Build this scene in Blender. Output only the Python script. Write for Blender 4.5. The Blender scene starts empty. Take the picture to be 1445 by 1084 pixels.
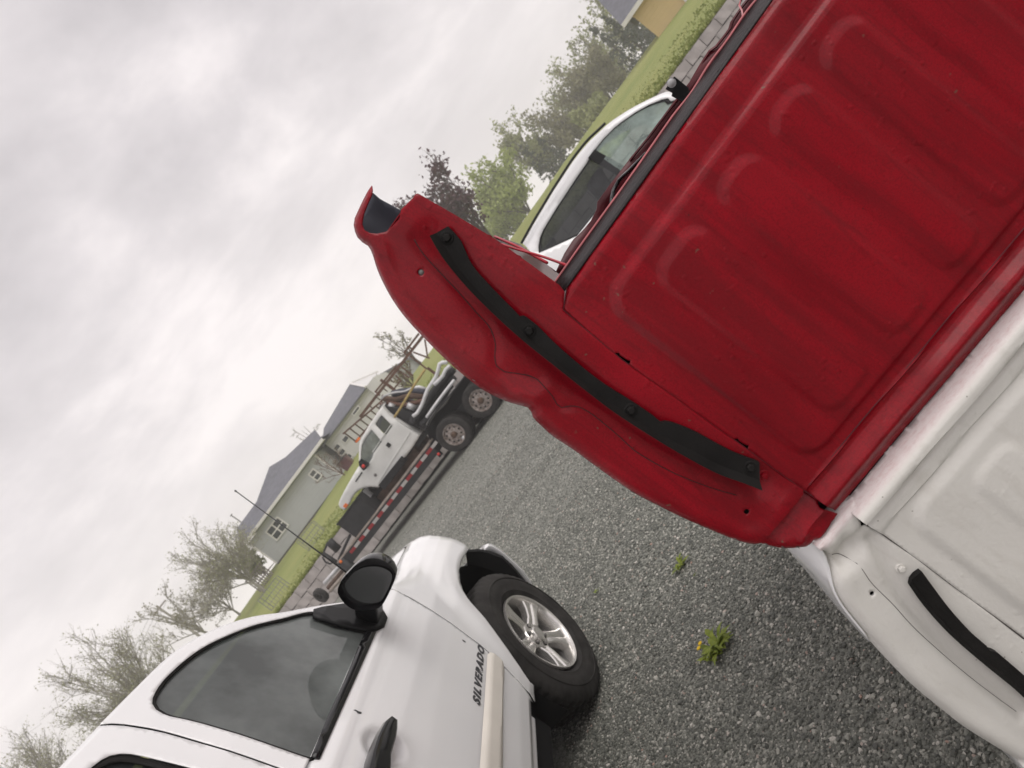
import bpy, bmesh, math, random
import numpy as np
from mathutils import Vector, Matrix
from mathutils.geometry import delaunay_2d_cdt

random.seed(7); rng = np.random.default_rng(7)
C = bpy.context.scene.collection
scene = bpy.context.scene
R = math.radians

# ------------------------------------------------------------------ camera
F, TH, PH, H = 1040.0, R(53), R(4.13), 1.52          # focal (px of a 1445 px wide frame), roll, pitch, eye height
ux = np.array([math.cos(TH), -math.sin(TH)]); uy = np.array([-math.sin(TH), -math.cos(TH)])
cam = bpy.data.cameras.new('camera'); camo = bpy.data.objects.new('camera', cam); C.objects.link(camo)
cam.sensor_fit = 'HORIZONTAL'; cam.sensor_width = 36.0; cam.lens = 36.0 * F / 1445.0
cam.clip_start = 0.02; cam.clip_end = 3000
U = Vector((1, 0, 0)); V = Vector((0, math.sin(PH), math.cos(PH))); FW = Vector((0, math.cos(PH), -math.sin(PH)))
cr = math.cos(TH) * U - math.sin(TH) * V; cu = math.sin(TH) * U + math.cos(TH) * V
M = Matrix((cr, cu, -FW)).transposed().to_4x4(); M.translation = Vector((0, 0, H)); camo.matrix_world = M
cam.dof.use_dof = True; cam.dof.focus_distance = 1.35; cam.dof.aperture_fstop = 9.0
scene.camera = camo

# ------------------------------------------------------------------ world: overcast cloud deck
SUN_EL, SUN_AZ = R(52), R(125)                         # azimuth from +Y towards +X
world = bpy.data.worlds.new('World'); scene.world = world; world.use_nodes = True
nt = world.node_tree; nt.nodes.clear()
def N(t, **k):
    n = nt.nodes.new(t)
    for a, b in k.items(): setattr(n, a, b)
    return n
def L(a, b): nt.links.new(a, b)
def mathn(op, a, b=None, c=None):
    n = N('ShaderNodeMath', operation=op)
    for i, v in enumerate((a, b, c)):
        if v is None: continue
        if isinstance(v, (int, float)): n.inputs[i].default_value = v
        else: L(v, n.inputs[i])
    return n.outputs[0]
out = N('ShaderNodeOutputWorld'); bg = N('ShaderNodeBackground'); bg.inputs['Strength'].default_value = 0.1
sky = N('ShaderNodeTexSky', sky_type='NISHITA'); sky.sun_disc = False; sky.sun_elevation = SUN_EL; sky.sun_rotation = SUN_AZ
tc = N('ShaderNodeTexCoord'); sp = N('ShaderNodeSeparateXYZ'); L(tc.outputs['Generated'], sp.inputs[0])
zz = mathn('ADD', mathn('MAXIMUM', sp.outputs['Z'], 0.0), 0.28)
cb = N('ShaderNodeCombineXYZ'); L(mathn('DIVIDE', sp.outputs['X'], zz), cb.inputs[0]); L(mathn('DIVIDE', sp.outputs['Y'], zz), cb.inputs[1]); cb.inputs[2].default_value = 3.7
nz = N('ShaderNodeTexNoise'); nz.inputs['Scale'].default_value = 1.55; nz.inputs['Detail'].default_value = 7.0; nz.inputs['Roughness'].default_value = 0.56; nz.inputs['Distortion'].default_value = 0.15
L(cb.outputs[0], nz.inputs['Vector'])
ramp = N('ShaderNodeValToRGB'); L(nz.outputs['Fac'], ramp.inputs[0])
e = ramp.color_ramp.elements
e[0].position = 0.35; e[0].color = (0.455, 0.428, 0.442, 1)
e[1].position = 0.63; e[1].color = (0.84, 0.785, 0.785, 1)
e2 = ramp.color_ramp.elements.new(0.5); e2.color = (0.62, 0.582, 0.594, 1)
# pale band low over the horizon, all round
hz = N('ShaderNodeMapRange'); L(sp.outputs['Z'], hz.inputs[0]); hz.inputs[1].default_value = 0.02; hz.inputs[2].default_value = 0.42; hz.inputs[3].default_value = 0.72; hz.inputs[4].default_value = 0.0
mx = N('ShaderNodeMixRGB'); L(hz.outputs[0], mx.inputs[0]); L(ramp.outputs[0], mx.inputs[1]); mx.inputs[2].default_value = (0.88, 0.825, 0.815, 1)
scl = N('ShaderNodeVectorMath', operation='SCALE'); L(mx.outputs[0], scl.inputs[0]); scl.inputs['Scale'].default_value = 10.8
mx2 = N('ShaderNodeMixRGB'); mx2.inputs[0].default_value = 0.03; L(scl.outputs[0], mx2.inputs[1]); L(sky.outputs[0], mx2.inputs[2])
L(mx2.outputs[0], bg.inputs['Color']); L(bg.outputs[0], out.inputs[0])

sun = bpy.data.lights.new('sun', 'SUN'); sun.energy = 1.5; sun.angle = R(50); sun.color = (1.0, 0.965, 0.93)
suno = bpy.data.objects.new('sun', sun); C.objects.link(suno)
sd = Vector((math.sin(SUN_AZ) * math.cos(SUN_EL), math.cos(SUN_AZ) * math.cos(SUN_EL), math.sin(SUN_EL)))
suno.rotation_euler = sd.to_track_quat('Z', 'Y').to_euler()
scene.view_settings.view_transform = 'Standard'; scene.view_settings.look = 'None'
scene.view_settings.gamma = 1.0; scene.view_settings.use_curve_mapping = False
scene.view_settings.exposure = 0.26
scene.cycles.volume_bounces = 2

# ------------------------------------------------------------------ measuring helpers
def ray(x, y):
    d = np.array([x - 722.5, y - 542.0]); u, v = d @ ux, d @ uy
    return np.array([u, F * math.cos(PH) + v * math.sin(PH), -F * math.sin(PH) + v * math.cos(PH)]) / F
CAM = np.array([0, 0, H])
def at_depth(x, y, Y):
    r = ray(x, y); return CAM + r * (Y / r[1])
def at_ground(x, y, z=0.0):
    r = ray(x, y); return CAM + r * ((z - H) / r[2])
class Frame:
    """a thing's own axes: x along it, y away from the yard's middle, z up"""
    def __init__(s, origin, yaw):
        s.o = np.array([origin[0], origin[1], 0.0]); s.yaw = yaw
        s.ax = np.array([math.cos(yaw), math.sin(yaw), 0]); s.ay = np.array([-math.sin(yaw), math.cos(yaw), 0])
    def on(s, x, y, off=0.0):                          # local (x, z) on the plane y = off
        r = ray(x, y); t = ((s.o + s.ay * off - CAM) @ s.ay) / (r @ s.ay); p = CAM + r * t
        return np.array([(p - s.o) @ s.ax, p[2]])
    def surf(s, x, y, f):                              # local (x, z) on the surface y = f(x, z)
        off = 0.0
        for _ in range(40):
            q = s.on(x, y, off); off = 0.5 * off + 0.5 * float(f(np.array([q[0]]), np.array([q[1]]))[0])
        return s.on(x, y, off)
    def across(s, x, y, xo):                           # local (y, z) on the plane x = xo
        r = ray(x, y); t = ((s.o + s.ax * xo - CAM) @ s.ax) / (r @ s.ax); p = CAM + r * t
        return np.array([(p - s.o) @ s.ay, p[2]])
    def loc(s, p):
        d = np.array(p) - s.o; return np.array([d @ s.ax, d @ s.ay, p[2]])

# ------------------------------------------------------------------ object helpers
def tag(o, label=None, cat=None, group=None, kind=None):
    if label: o['label'] = label
    if cat: o['category'] = cat
    if group: o['group'] = group
    if kind: o['kind'] = kind
    return o
def empty(name, loc, yaw=0.0, label=None, cat=None, group=None):
    o = bpy.data.objects.new(name, None); C.objects.link(o); o.location = loc; o.rotation_euler = (0, 0, yaw)
    o.empty_display_size = 0.1
    return tag(o, label, cat, group)
def thing(name, fr, label, cat, group=None): return empty(name, tuple(fr.o), fr.yaw, label, cat, group)
class MB:
    def __init__(s): s.v = []; s.f = []
    def add(s, vs, fs):
        b = len(s.v); s.v += [tuple(map(float, p)) for p in vs]; s.f += [tuple(i + b for i in f) for f in fs]; return s
    def box(s, x0, x1, y0, y1, z0, z1):
        return s.add([(x, y, z) for x in (x0, x1) for y in (y0, y1) for z in (z0, z1)],
                     [(0, 1, 3, 2), (4, 6, 7, 5), (0, 4, 5, 1), (2, 3, 7, 6), (0, 2, 6, 4), (1, 5, 7, 3)])
    def prism(s, pts, y0, y1):                         # outline in (x, z), pushed from y0 to y1
        n = len(pts)
        a = [(p[0], y0, p[1]) for p in pts] + [(p[0], y1, p[1]) for p in pts]
        return s.add(a, [tuple(range(n)), tuple(range(2 * n - 1, n - 1, -1))] + [(i, i + n, (i + 1) % n + n, (i + 1) % n) for i in range(n)])
    def tube(s, pts, r, n=6, caps=True):
        pts = [Vector(p) for p in pts]; k = len(pts); rs = r if hasattr(r, '__len__') else [r] * k
        vs = []; fs = []; pn = None
        for i, p in enumerate(pts):
            d = (pts[min(i + 1, k - 1)] - pts[max(i - 1, 0)]); d = d.normalized() if d.length > 1e-9 else Vector((0, 0, 1))
            if pn is None: pn = d.orthogonal().normalized()
            a = (pn - d * pn.dot(d)); a = a.normalized() if a.length > 1e-6 else d.orthogonal().normalized(); pn = a; b = d.cross(a)
            for j in range(n):
                t = 2 * math.pi * j / n; vs.append(p + (a * math.cos(t) + b * math.sin(t)) * rs[i])
        for i in range(k - 1):
            for j in range(n): fs.append((i * n + j, i * n + (j + 1) % n, (i + 1) * n + (j + 1) % n, (i + 1) * n + j))
        if caps: fs += [tuple(range(n - 1, -1, -1)), tuple(range((k - 1) * n, k * n))]
        return s.add(vs, fs)
    def bar(s, a, b, w, h=None):                       # square bar between two points
        a = Vector(a); b = Vector(b); d = (b - a).normalized(); h = h or w
        up = Vector((0, 0, 1)) if abs(d.z) < 0.95 else Vector((0, 1, 0))
        x = d.cross(up).normalized(); z = x.cross(d)
        q = [x * (sx * w / 2) + z * (sz * h / 2) for sx, sz in ((-1, -1), (1, -1), (1, 1), (-1, 1))]
        return s.add([a + c for c in q] + [b + c for c in q], [(0, 3, 2, 1), (4, 5, 6, 7)] + [(i, (i + 1) % 4, (i + 1) % 4 + 4, i + 4) for i in range(4)])
    def lathe(s, prof, n=48, axis='y', cen=(0, 0, 0), closed=False):   # prof: (radius, along)
        m = len(prof); vs = []; fs = []
        for j in range(n):
            t = 2 * math.pi * j / n; c, q = math.cos(t), math.sin(t)
            for r, h in prof:
                p = (r * c, h, r * q) if axis == 'y' else ((r * c, r * q, h) if axis == 'z' else (h, r * c, r * q))
                vs.append((p[0] + cen[0], p[1] + cen[1], p[2] + cen[2]))
        for j in range(n):
            for i in range(m - 1 + (1 if closed else 0)):
                a = j * m + i; b = j * m + (i + 1) % m; c2 = ((j + 1) % n) * m + (i + 1) % m; d = ((j + 1) % n) * m + i
                fs.append((a, b, c2, d))
        return s.add(vs, fs)
    def build(s, name, mat, parent=None, smooth=False, bevel=0.0, solid=0.0, autos=None):
        me = bpy.data.meshes.new(name); me.from_pydata(s.v, [], s.f); me.update()
        bm = bmesh.new(); bm.from_mesh(me); bmesh.ops.recalc_face_normals(bm, faces=bm.faces); bm.to_mesh(me); bm.free()
        for m in (mat if isinstance(mat, (list, tuple)) else [mat]): me.materials.append(m)
        o = bpy.data.objects.new(name, me); C.objects.link(o)
        if parent: o.parent = parent
        if smooth:
            me.shade_smooth()
            if autos: me.set_sharp_from_angle(angle=R(autos))
        if bevel:
            md = o.modifiers.new('bevel', 'BEVEL'); md.width = bevel; md.segments = 2; md.limit_method = 'ANGLE'; md.angle_limit = R(35)
        if solid:
            md = o.modifiers.new('solid', 'SOLIDIFY'); md.thickness = solid; md.offset = -1
        return o
def copy_tree(o, parent=None):
    c = o.copy(); C.objects.link(c)
    if parent: c.parent = parent
    for ch in list(o.children): copy_tree(ch, c)
    return c

# ------------------------------------------------------------------ outline helpers
def crom(pts, step, closed=False, tension=0.5):
    """smooth curve through points, sampled about every 'step'"""
    P = [np.array(p, float) for p in pts]; n = len(P); outp = []
    for i in range(n if closed else n - 1):
        p1, p2 = P[i], P[(i + 1) % n]
        p0 = P[i - 1] if (closed or i > 0) else 2 * p1 - p2
        p3 = P[(i + 2) % n] if (closed or i + 2 < n) else 2 * p2 - p1
        k = max(1, int(np.linalg.norm(p2 - p1) / step))
        for j in range(k):
            t = j / k
            outp.append(0.5 * ((2 * p1) + (-p0 + p2) * t + (2 * p0 - 5 * p1 + 4 * p2 - p3) * t * t + (-p0 + 3 * p1 - 3 * p2 + p3) * t ** 3))
    if not closed: outp.append(P[-1])
    return [np.array(p) for p in outp]
def dens(pts, step, closed=True):
    P = [np.array(p, float) for p in pts]; o = []; n = len(P)
    for i in range(n if closed else n - 1):
        a, b = P[i], P[(i + 1) % n]; k = max(1, int(np.linalg.norm(b - a) / step))
        o += [a + (b - a) * j / k for j in range(k)]
    if not closed: o.append(P[-1])
    return o
def inpoly(Q, poly):
    poly = np.array(poly); x, y = Q[:, 0], Q[:, 1]; c = np.zeros(len(Q), bool); j = len(poly) - 1
    for i in range(len(poly)):
        xi, yi = poly[i]; xj, yj = poly[j]
        m = ((yi > y) != (yj > y)) & (x < (xj - xi) * (y - yi) / (yj - yi + 1e-30) + xi); c ^= m; j = i
    return c
def pdist(Q, line, closed=False):
    line = np.array(line); d = np.full(len(Q), 1e9)
    A = line[:-1]; B = line[1:]
    if closed: A = line; B = np.roll(line, -1, 0)
    for a, b in zip(A, B):
        ab = b - a; t = np.clip(((Q - a) @ ab) / (ab @ ab + 1e-12), 0, 1)
        d = np.minimum(d, np.linalg.norm(Q - (a + t[:, None] * ab), axis=1))
    return d
def sm(x, a, b):
    t = np.clip((x - a) / (b - a), 0, 1); return t * t * (3 - 2 * t)
def rbox(Q, x0, x1, y0, y1, r):
    cx, cy = (x0 + x1) / 2, (y0 + y1) / 2; qx = np.abs(Q[:, 0] - cx) - (x1 - x0) / 2 + r; qy = np.abs(Q[:, 1] - cy) - (y1 - y0) / 2 + r
    return np.hypot(np.maximum(qx, 0), np.maximum(qy, 0)) + np.minimum(np.maximum(qx, qy), 0) - r
def panel(name, outline, step, yfun, mat, parent, holes=(), thick=0.0015, smooth=True, grid=True, autos=40):
    """pressed sheet: outline in local (x, z); y = yfun(x, z) (away from the yard is +)"""
    loops = [dens(outline, step)] + [dens(h, step * 0.6) for h in holes]
    pts = []; edges = []
    for lp in loops:
        b = len(pts); n = len(lp); pts += [tuple(p) for p in lp]; edges += [(b + i, b + (i + 1) % n) for i in range(n)]
    O = np.array(loops[0]); mn, mx_ = O.min(0), O.max(0)
    if grid:
        gx, gy = np.meshgrid(np.arange(mn[0], mx_[0], step), np.arange(mn[1], mx_[1], step * 0.87))
        gx = gx + (np.arange(gx.shape[0]) % 2)[:, None] * step / 2
        G = np.c_[gx.ravel(), gy.ravel()]
        keep = inpoly(G, O)
        for lp in loops[1:]: keep &= ~inpoly(G, lp)
        G = G[keep]
        far = np.full(len(G), True)
        for lp in loops:
            for i0 in range(0, len(lp), 40):
                seg = np.array(lp[i0:i0 + 41] if i0 + 41 <= len(lp) else lp[i0:] + [lp[0]])
                bb0, bb1 = seg.min(0) - step, seg.max(0) + step
                m = far & np.all((G > bb0) & (G < bb1), axis=1)
                if m.any():
                    idx = np.where(m)[0]; dd = pdist(G[idx], seg); far[idx[dd < step * 0.45]] = False
        pts += [tuple(p) for p in G[far]]
    r = delaunay_2d_cdt([Vector(p) for p in pts], edges, [], 0, 1e-7)
    VV = np.array([tuple(v) for v in r[0]]); T = np.array([f for f in r[2] if len(f) == 3])
    cen = VV[T].mean(1); k = inpoly(cen, loops[0])
    for lp in loops[1:]: k &= ~inpoly(cen, lp)
    T = T[k]; y = yfun(VV[:, 0], VV[:, 1])
    a, b, c = VV[T[:, 0]], VV[T[:, 1]], VV[T[:, 2]]
    cz = (b[:, 0] - a[:, 0]) * (c[:, 1] - a[:, 1]) - (b[:, 1] - a[:, 1]) * (c[:, 0] - a[:, 0])
    T[cz < 0] = T[cz < 0][:, ::-1]
    me = bpy.data.meshes.new(name); me.from_pydata([(p[0], q, p[1]) for p, q in zip(VV, y)], [], [tuple(map(int, t)) for t in T])
    bm = bmesh.new(); bm.from_mesh(me); bmesh.ops.delete(bm, geom=[v for v in bm.verts if not v.link_faces], context='VERTS'); bm.to_mesh(me); bm.free()
    me.materials.append(mat); o = bpy.data.objects.new(name, me); C.objects.link(o); o.parent = parent
    if smooth:
        me.shade_smooth(); me.set_sharp_from_angle(angle=R(autos))
    if thick:
        md = o.modifiers.new('sheet', 'SOLIDIFY'); md.thickness = thick; md.offset = -1
    return o

# ------------------------------------------------------------------ materials
MATS = {}
class MG:
    def __init__(s, name):
        s.m = bpy.data.materials.new(name); s.m.use_nodes = True; s.t = s.m.node_tree; s.t.nodes.clear()
        s.out = s.n('ShaderNodeOutputMaterial'); s.p = s.n('ShaderNodeBsdfPrincipled'); s.l(s.p.outputs[0], s.out.inputs[0]); MATS[name] = s.m
        s.tc = s.n('ShaderNodeTexCoord')
    def n(s, t, **k):
        n = s.t.nodes.new(t)
        for a, b in k.items(): setattr(n, a, b)
        return n
    def l(s, a, b): s.t.links.new(a, b)
    def map(s, scale=(1, 1, 1), rot=(0, 0, 0)):
        m = s.n('ShaderNodeMapping'); m.inputs['Scale'].default_value = scale; m.inputs['Rotation'].default_value = rot
        s.l(s.tc.outputs['Object'], m.inputs[0]); return m.outputs[0]
    def noise(s, scale, detail=4, rough=0.55, vec=None, dist=0.0):
        n = s.n('ShaderNodeTexNoise'); n.inputs['Scale'].default_value = scale; n.inputs['Detail'].default_value = detail
        n.inputs['Roughness'].default_value = rough; n.inputs['Distortion'].default_value = dist
        s.l(vec or s.tc.outputs['Object'], n.inputs['Vector']); return n.outputs['Fac']
    def vor(s, scale, vec=None, feature='F1', out='Distance'):
        n = s.n('ShaderNodeTexVoronoi', feature=feature); n.inputs['Scale'].default_value = scale
        s.l(vec or s.tc.outputs['Object'], n.inputs['Vector']); return n.outputs[out]
    def ramp(s, fac, stops):
        r = s.n('ShaderNodeValToRGB'); s.l(fac, r.inputs[0]); e = r.color_ramp.elements
        while len(e) < len(stops): e.new(0.5)
        for q, (p, c) in zip(e, stops):
            q.position = p; q.color = (c, c, c, 1) if isinstance(c, (int, float)) else (*c, 1)
        return r.outputs[0]
    def mix(s, fac, a, b, mode='MIX'):
        n = s.n('ShaderNodeMixRGB', blend_type=mode)
        for i, v in enumerate((fac, a, b)):
            if isinstance(v, (int, float)): n.inputs[i].default_value = v if i == 0 else (v, v, v, 1)
            elif isinstance(v, tuple): n.inputs[i].default_value = (*v, 1)
            else: s.l(v, n.inputs[i])
        return n.outputs[0]
    def set(s, **k):
        for a, v in k.items():
            i = s.p.inputs[a.replace('_', ' ')]
            if isinstance(v, tuple) and len(v) == 3: i.default_value = (*v, 1)
            elif isinstance(v, (int, float)): i.default_value = v
            else: s.l(v, i)
        return s
    def bump(s, h, strength=0.3, dist=0.01):
        b = s.n('ShaderNodeBump'); b.inputs['Strength'].default_value = strength; b.inputs['Distance'].default_value = dist
        s.l(h, b.inputs['Height']); s.l(b.outputs[0], s.p.inputs['Normal']); return s
def simple(name, col, rough=0.6, var=0.25, scale=6.0, metal=0.0, bump=0.15, bscale=40.0, coat=0.0, dark=None, spec=0.3):
    g = MG(name); n = g.noise(scale, 5)
    d = dark or tuple(c * (1 - var) for c in col); b = tuple(min(1, c * (1 + var * 0.6)) for c in col)
    g.set(Base_Color=g.ramp(n, [(0.3, d), (0.7, b)]), Roughness=rough, Metallic=metal, Coat_Weight=coat)
    g.p.inputs['Specular IOR Level'].default_value = spec
    g.p.inputs['Coat Roughness'].default_value = 0.08
    if bump: g.bump(g.noise(bscale, 3), bump, 0.004)
    return g.m

# red bed paint: wet, dusty, streaked, small chips to rust
g = MG('red_paint')
blot = g.noise(3.2, 6, 0.62, dist=0.6)
base = g.mix(g.ramp(blot, [(0.35, 0.0), (0.7, 1.0)]), (0.31, 0.0008, 0.0100), (0.215, 0.0012, 0.0075))
streak = g.noise(7, 5, 0.62, g.map((3.2, 3.2, 0.30), (0, R(2), 0)))
base = g.mix(g.ramp(streak, [(0.45, 0.0), (0.62, 0.55)]), base, (0.13, 0.0012, 0.0055))
run = g.noise(5, 3, 0.5, g.map((4.5, 4.5, 0.42), (0, R(2), 0)), 0.3)                 # edges of dried water runs
base = g.mix(g.ramp(run, [(0.488, 0.0), (0.50, 0.28), (0.509, 0.0)]), base, (0.085, 0.0012, 0.004))
base = g.mix(g.ramp(g.noise(430, 2, 0.8), [(0.35, 0.42), (0.55, 0.0)]), base, (0.10, 0.001, 0.004))
dust = g.noise(300, 2, 0.8)
base = g.mix(g.ramp(dust, [(0.62, 0.0), (0.82, 0.13)]), base, (0.42, 0.13, 0.13))
cm = g.noise(6, 3)
wv = g.n('ShaderNodeMixRGB', blend_type='ADD'); wv.inputs[0].default_value = 0.012; nv = g.n('ShaderNodeTexNoise'); nv.inputs['Scale'].default_value = 120; g.l(g.tc.outputs['Object'], nv.inputs['Vector']); g.l(g.tc.outputs['Object'], wv.inputs[1]); g.l(nv.outputs['Color'], wv.inputs[2])
chip = g.vor(34, vec=wv.outputs[0]); chipm = g.mix(1.0, g.ramp(chip, [(0.04, 1.0), (0.09, 0.0)]), g.ramp(cm, [(0.49, 0.0), (0.53, 1.0)]), 'MULTIPLY')
base = g.mix(chipm, base, (0.15, 0.07, 0.05))
chip2 = g.mix(1.0, g.ramp(g.vor(70), [(0.05, 1.0), (0.09, 0.0)]), g.ramp(g.noise(9, 3), [(0.60, 0.0), (0.64, 0.9)]), 'MULTIPLY')
base = g.mix(chip2, base, (0.04, 0.012, 0.010))
drop = g.vor(80, feature='SMOOTH_F1'); dropm = g.ramp(drop, [(0.10, 1.0), (0.30, 0.0)])
g.set(Base_Color=base, Roughness=g.ramp(g.noise(11, 5), [(0.3, 0.34), (0.7, 0.52)]), Coat_Weight=g.ramp(g.noise(5, 5, 0.6, g.map((2, 2, 0.5))), [(0.3, 0.20), (0.7, 0.46)]))
g.p.inputs['Specular IOR Level'].default_value = 0.10
g.p.inputs['Coat Roughness'].default_value = 0.15
dm = g.mix(1.0, dropm, g.ramp(g.noise(14, 3), [(0.50, 0.0), (0.58, 1.0)]), 'MULTIPLY')
hgt = g.mix(0.6, g.noise(260, 2, 0.7), dm)
g.bump(hgt, 0.55, 0.0030)
# warm white bed paint
g = MG('grey_white_paint')
base = g.mix(g.ramp(g.noise(3, 6, 0.6), [(0.3, 0.0), (0.7, 1.0)]), (0.64, 0.622, 0.582), (0.71, 0.692, 0.652))
base = g.mix(g.ramp(g.noise(14, 5, 0.7, g.map((2, 2, 0.5))), [(0.52, 0.0), (0.78, 0.34)]), base, (0.38, 0.345, 0.29))
sp_ = g.mix(1.0, g.ramp(g.vor(60), [(0.04, 1.0), (0.085, 0.0)]), g.ramp(g.noise(5, 3), [(0.52, 0.0), (0.57, 0.85)]), 'MULTIPLY')
base = g.mix(sp_, base, (0.16, 0.13, 0.10))
drop = g.ramp(g.vor(70, feature='SMOOTH_F1'), [(0.10, 1.0), (0.30, 0.0)])
sx_ = g.n('ShaderNodeSeparateXYZ'); g.l(g.tc.outputs['Object'], sx_.inputs[0])
def mth(op, a, b):
    n = g.n('ShaderNodeMath', operation=op)
    for i, v in enumerate((a, b)):
        if isinstance(v, (int, float)): n.inputs[i].default_value = v
        else: g.l(v, n.inputs[i])
    return n.outputs[0]
LEDGE = mth('SUBTRACT', sx_.outputs['Z'], mth('ADD', mth('MULTIPLY', sx_.outputs['X'], 0.0366), 0.9772))      # red dust lies on the upturned ledge
lm = g.n('ShaderNodeMapRange'); g.l(LEDGE, lm.inputs[0]); lm.inputs[1].default_value = 0.0; lm.inputs[2].default_value = 0.006
pk = g.mix(g.ramp(g.noise(240, 4, 0.8, g.map((0.35, 1, 1.4))), [(0.46, 0.25), (0.70, 0.75)]), (0.74, 0.70, 0.69), (0.58, 0.42, 0.41))
base = g.mix(lm.outputs[0], base, pk)
g.set(Base_Color=base, Roughness=0.42, Coat_Weight=0.15)
g.bump(g.mix(0.45, g.noise(180, 3), g.mix(1.0, drop, g.ramp(g.noise(12, 2), [(0.48, 0.0), (0.6, 1.0)]), 'MULTIPLY')), 0.28, 0.003)
g = MG('pink_dust_white')
g.set(Base_Color=g.mix(g.ramp(g.noise(240, 4, 0.8, g.map((0.35, 1, 1.4))), [(0.50, 0.0), (0.72, 0.5)]), (0.74, 0.70, 0.69), (0.56, 0.40, 0.39)), Roughness=0.5)
# truck paint
g = MG('white_car_paint')
base = g.mix(g.ramp(g.noise(2.2, 4), [(0.35, 0.0), (0.7, 1.0)]), (0.80, 0.80, 0.805), (0.85, 0.845, 0.845))
base = g.mix(g.ramp(g.noise(22, 6, 0.75), [(0.60, 0.0), (0.82, 0.18)]), base, (0.45, 0.43, 0.40))
drop = g.ramp(g.vor(85, feature='SMOOTH_F1'), [(0.08, 1.0), (0.26, 0.0)])
g.set(Base_Color=base, Roughness=0.22, Coat_Weight=0.6); g.p.inputs['Coat Roughness'].default_value = 0.05
g.bump(g.mix(1.0, drop, g.ramp(g.noise(9, 2), [(0.5, 0.0), (0.62, 1.0)]), 'MULTIPLY'), 0.05, 0.002)
simple('cream_plastic', (0.74, 0.70, 0.63), 0.5, 0.1, 3, bump=0.08, bscale=150)
simple('scrap_white_paint', (0.66, 0.66, 0.63), 0.4, 0.12, 2.0, coat=0.3, bump=0.0)
simple('black_plastic', (0.012, 0.012, 0.013), 0.45, 0.35, 9, bump=0.12, bscale=220, spec=0.25)
simple('glossy_black', (0.009, 0.009, 0.010), 0.16, 0.2, 9, bump=0.03, bscale=60, coat=0.25, spec=0.25)
simple('rubber', (0.012, 0.011, 0.0105), 0.6, 0.5, 14, bump=0.3, bscale=160, spec=0.16)
simple('tyre_rubber', (0.034, 0.032, 0.030), 0.75, 0.45, 10, bump=0.3, bscale=120, spec=0.2)
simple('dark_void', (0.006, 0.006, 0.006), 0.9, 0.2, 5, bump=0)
simple('dark_primer', (0.055, 0.058, 0.075), 0.6, 0.3, 8)
simple('alloy', (0.82, 0.80, 0.77), 0.24, 0.10, 9, metal=0.85, bump=0.05, bscale=80)
simple('steel_grey', (0.22, 0.21, 0.20), 0.5, 0.35, 12, metal=0.5)
simple('truck_wheel_steel', (0.34, 0.31, 0.29), 0.6, 0.45, 14, metal=0.2, dark=(0.14, 0.10, 0.08))
simple('rust', (0.125, 0.066, 0.048), 0.85, 0.45, 7, bump=0.4)
simple('brown_scrap', (0.11, 0.07, 0.05), 0.8, 0.5, 5, bump=0.4)
simple('trailer_black', (0.022, 0.022, 0.023), 0.55, 0.4, 4, bump=0.15)
simple('deck_wood', (0.34, 0.29, 0.25), 0.85, 0.35, 6, bump=0.4)
simple('tape_red', (0.30, 0.02, 0.025), 0.4, 0.2, 5, bump=0)
simple('tape_white', (0.44, 0.42, 0.40), 0.4, 0.15, 5, bump=0)
simple('orange_lens', (0.75, 0.17, 0.03), 0.25, 0.15, 9, bump=0)
simple('red_lens', (0.6, 0.04, 0.03), 0.25, 0.15, 9, bump=0)
simple('pipe_white', (0.62, 0.62, 0.62), 0.35, 0.15, 6, bump=0.05)
simple('strap_yellow', (0.40, 0.30, 0.12), 0.8, 0.25, 20)
simple('dark_red_paint', (0.085, 0.006, 0.011), 0.42, 0.45, 7, bump=0.25, bscale=90, coat=0.2)
simple('bright_red_rod', (0.42, 0.02, 0.035), 0.35, 0.2, 20, bump=0)
simple('pink_edge', (0.50, 0.16, 0.17), 0.3, 0.25, 30, bump=0.1)
simple('black_primer', (0.020, 0.015, 0.016), 0.42, 0.5, 12, bump=0.25, bscale=200)
simple('siding_grey', (0.36, 0.365, 0.36), 0.7, 0.06, 1.2, bump=0)
simple('siding_pale', (0.50, 0.50, 0.50), 0.7, 0.06, 1.2, bump=0)
simple('siding_yellow', (0.60, 0.44, 0.20), 0.7, 0.08, 1.0, bump=0)
simple('trim_white', (0.72, 0.70, 0.68), 0.6, 0.06, 2, bump=0)
simple('window_dark', (0.035, 0.042, 0.045), 0.15, 0.3, 3, bump=0)
simple('shingle', (0.14, 0.142, 0.165), 0.85, 0.22, 3.0, bump=0.3, bscale=9)
simple('concrete_block', (0.42, 0.385, 0.365), 0.9, 0.22, 2.2, bump=0.6, bscale=14)
simple('joint_dark', (0.10, 0.09, 0.085), 0.95, 0.2, 5, bump=0)
simple('bark', (0.085, 0.072, 0.062), 0.9, 0.35, 6, bump=0.4, bscale=18)
simple('bark_grey', (0.30, 0.28, 0.245), 0.9, 0.3, 6, bump=0.3, bscale=18)
simple('weathered_wood', (0.27, 0.235, 0.225), 0.9, 0.25, 4, bump=0.3)
simple('wire_grey', (0.2, 0.2, 0.2), 0.7, 0.2, 4, bump=0)
simple('yellow_petals', (0.75, 0.50, 0.02), 0.6, 0.2, 40, bump=0)
simple('seat_cloth', (0.045, 0.055, 0.055), 0.9, 0.3, 20, bump=0.2)
simple('interior_grey', (0.10, 0.105, 0.105), 0.8, 0.3, 5, bump=0)
simple('galvanised', (0.45, 0.45, 0.45), 0.45, 0.2, 8, metal=0.5)
simple('deco_stripe', (0.06, 0.06, 0.065), 0.45, 0.2, 30, bump=0)
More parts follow.
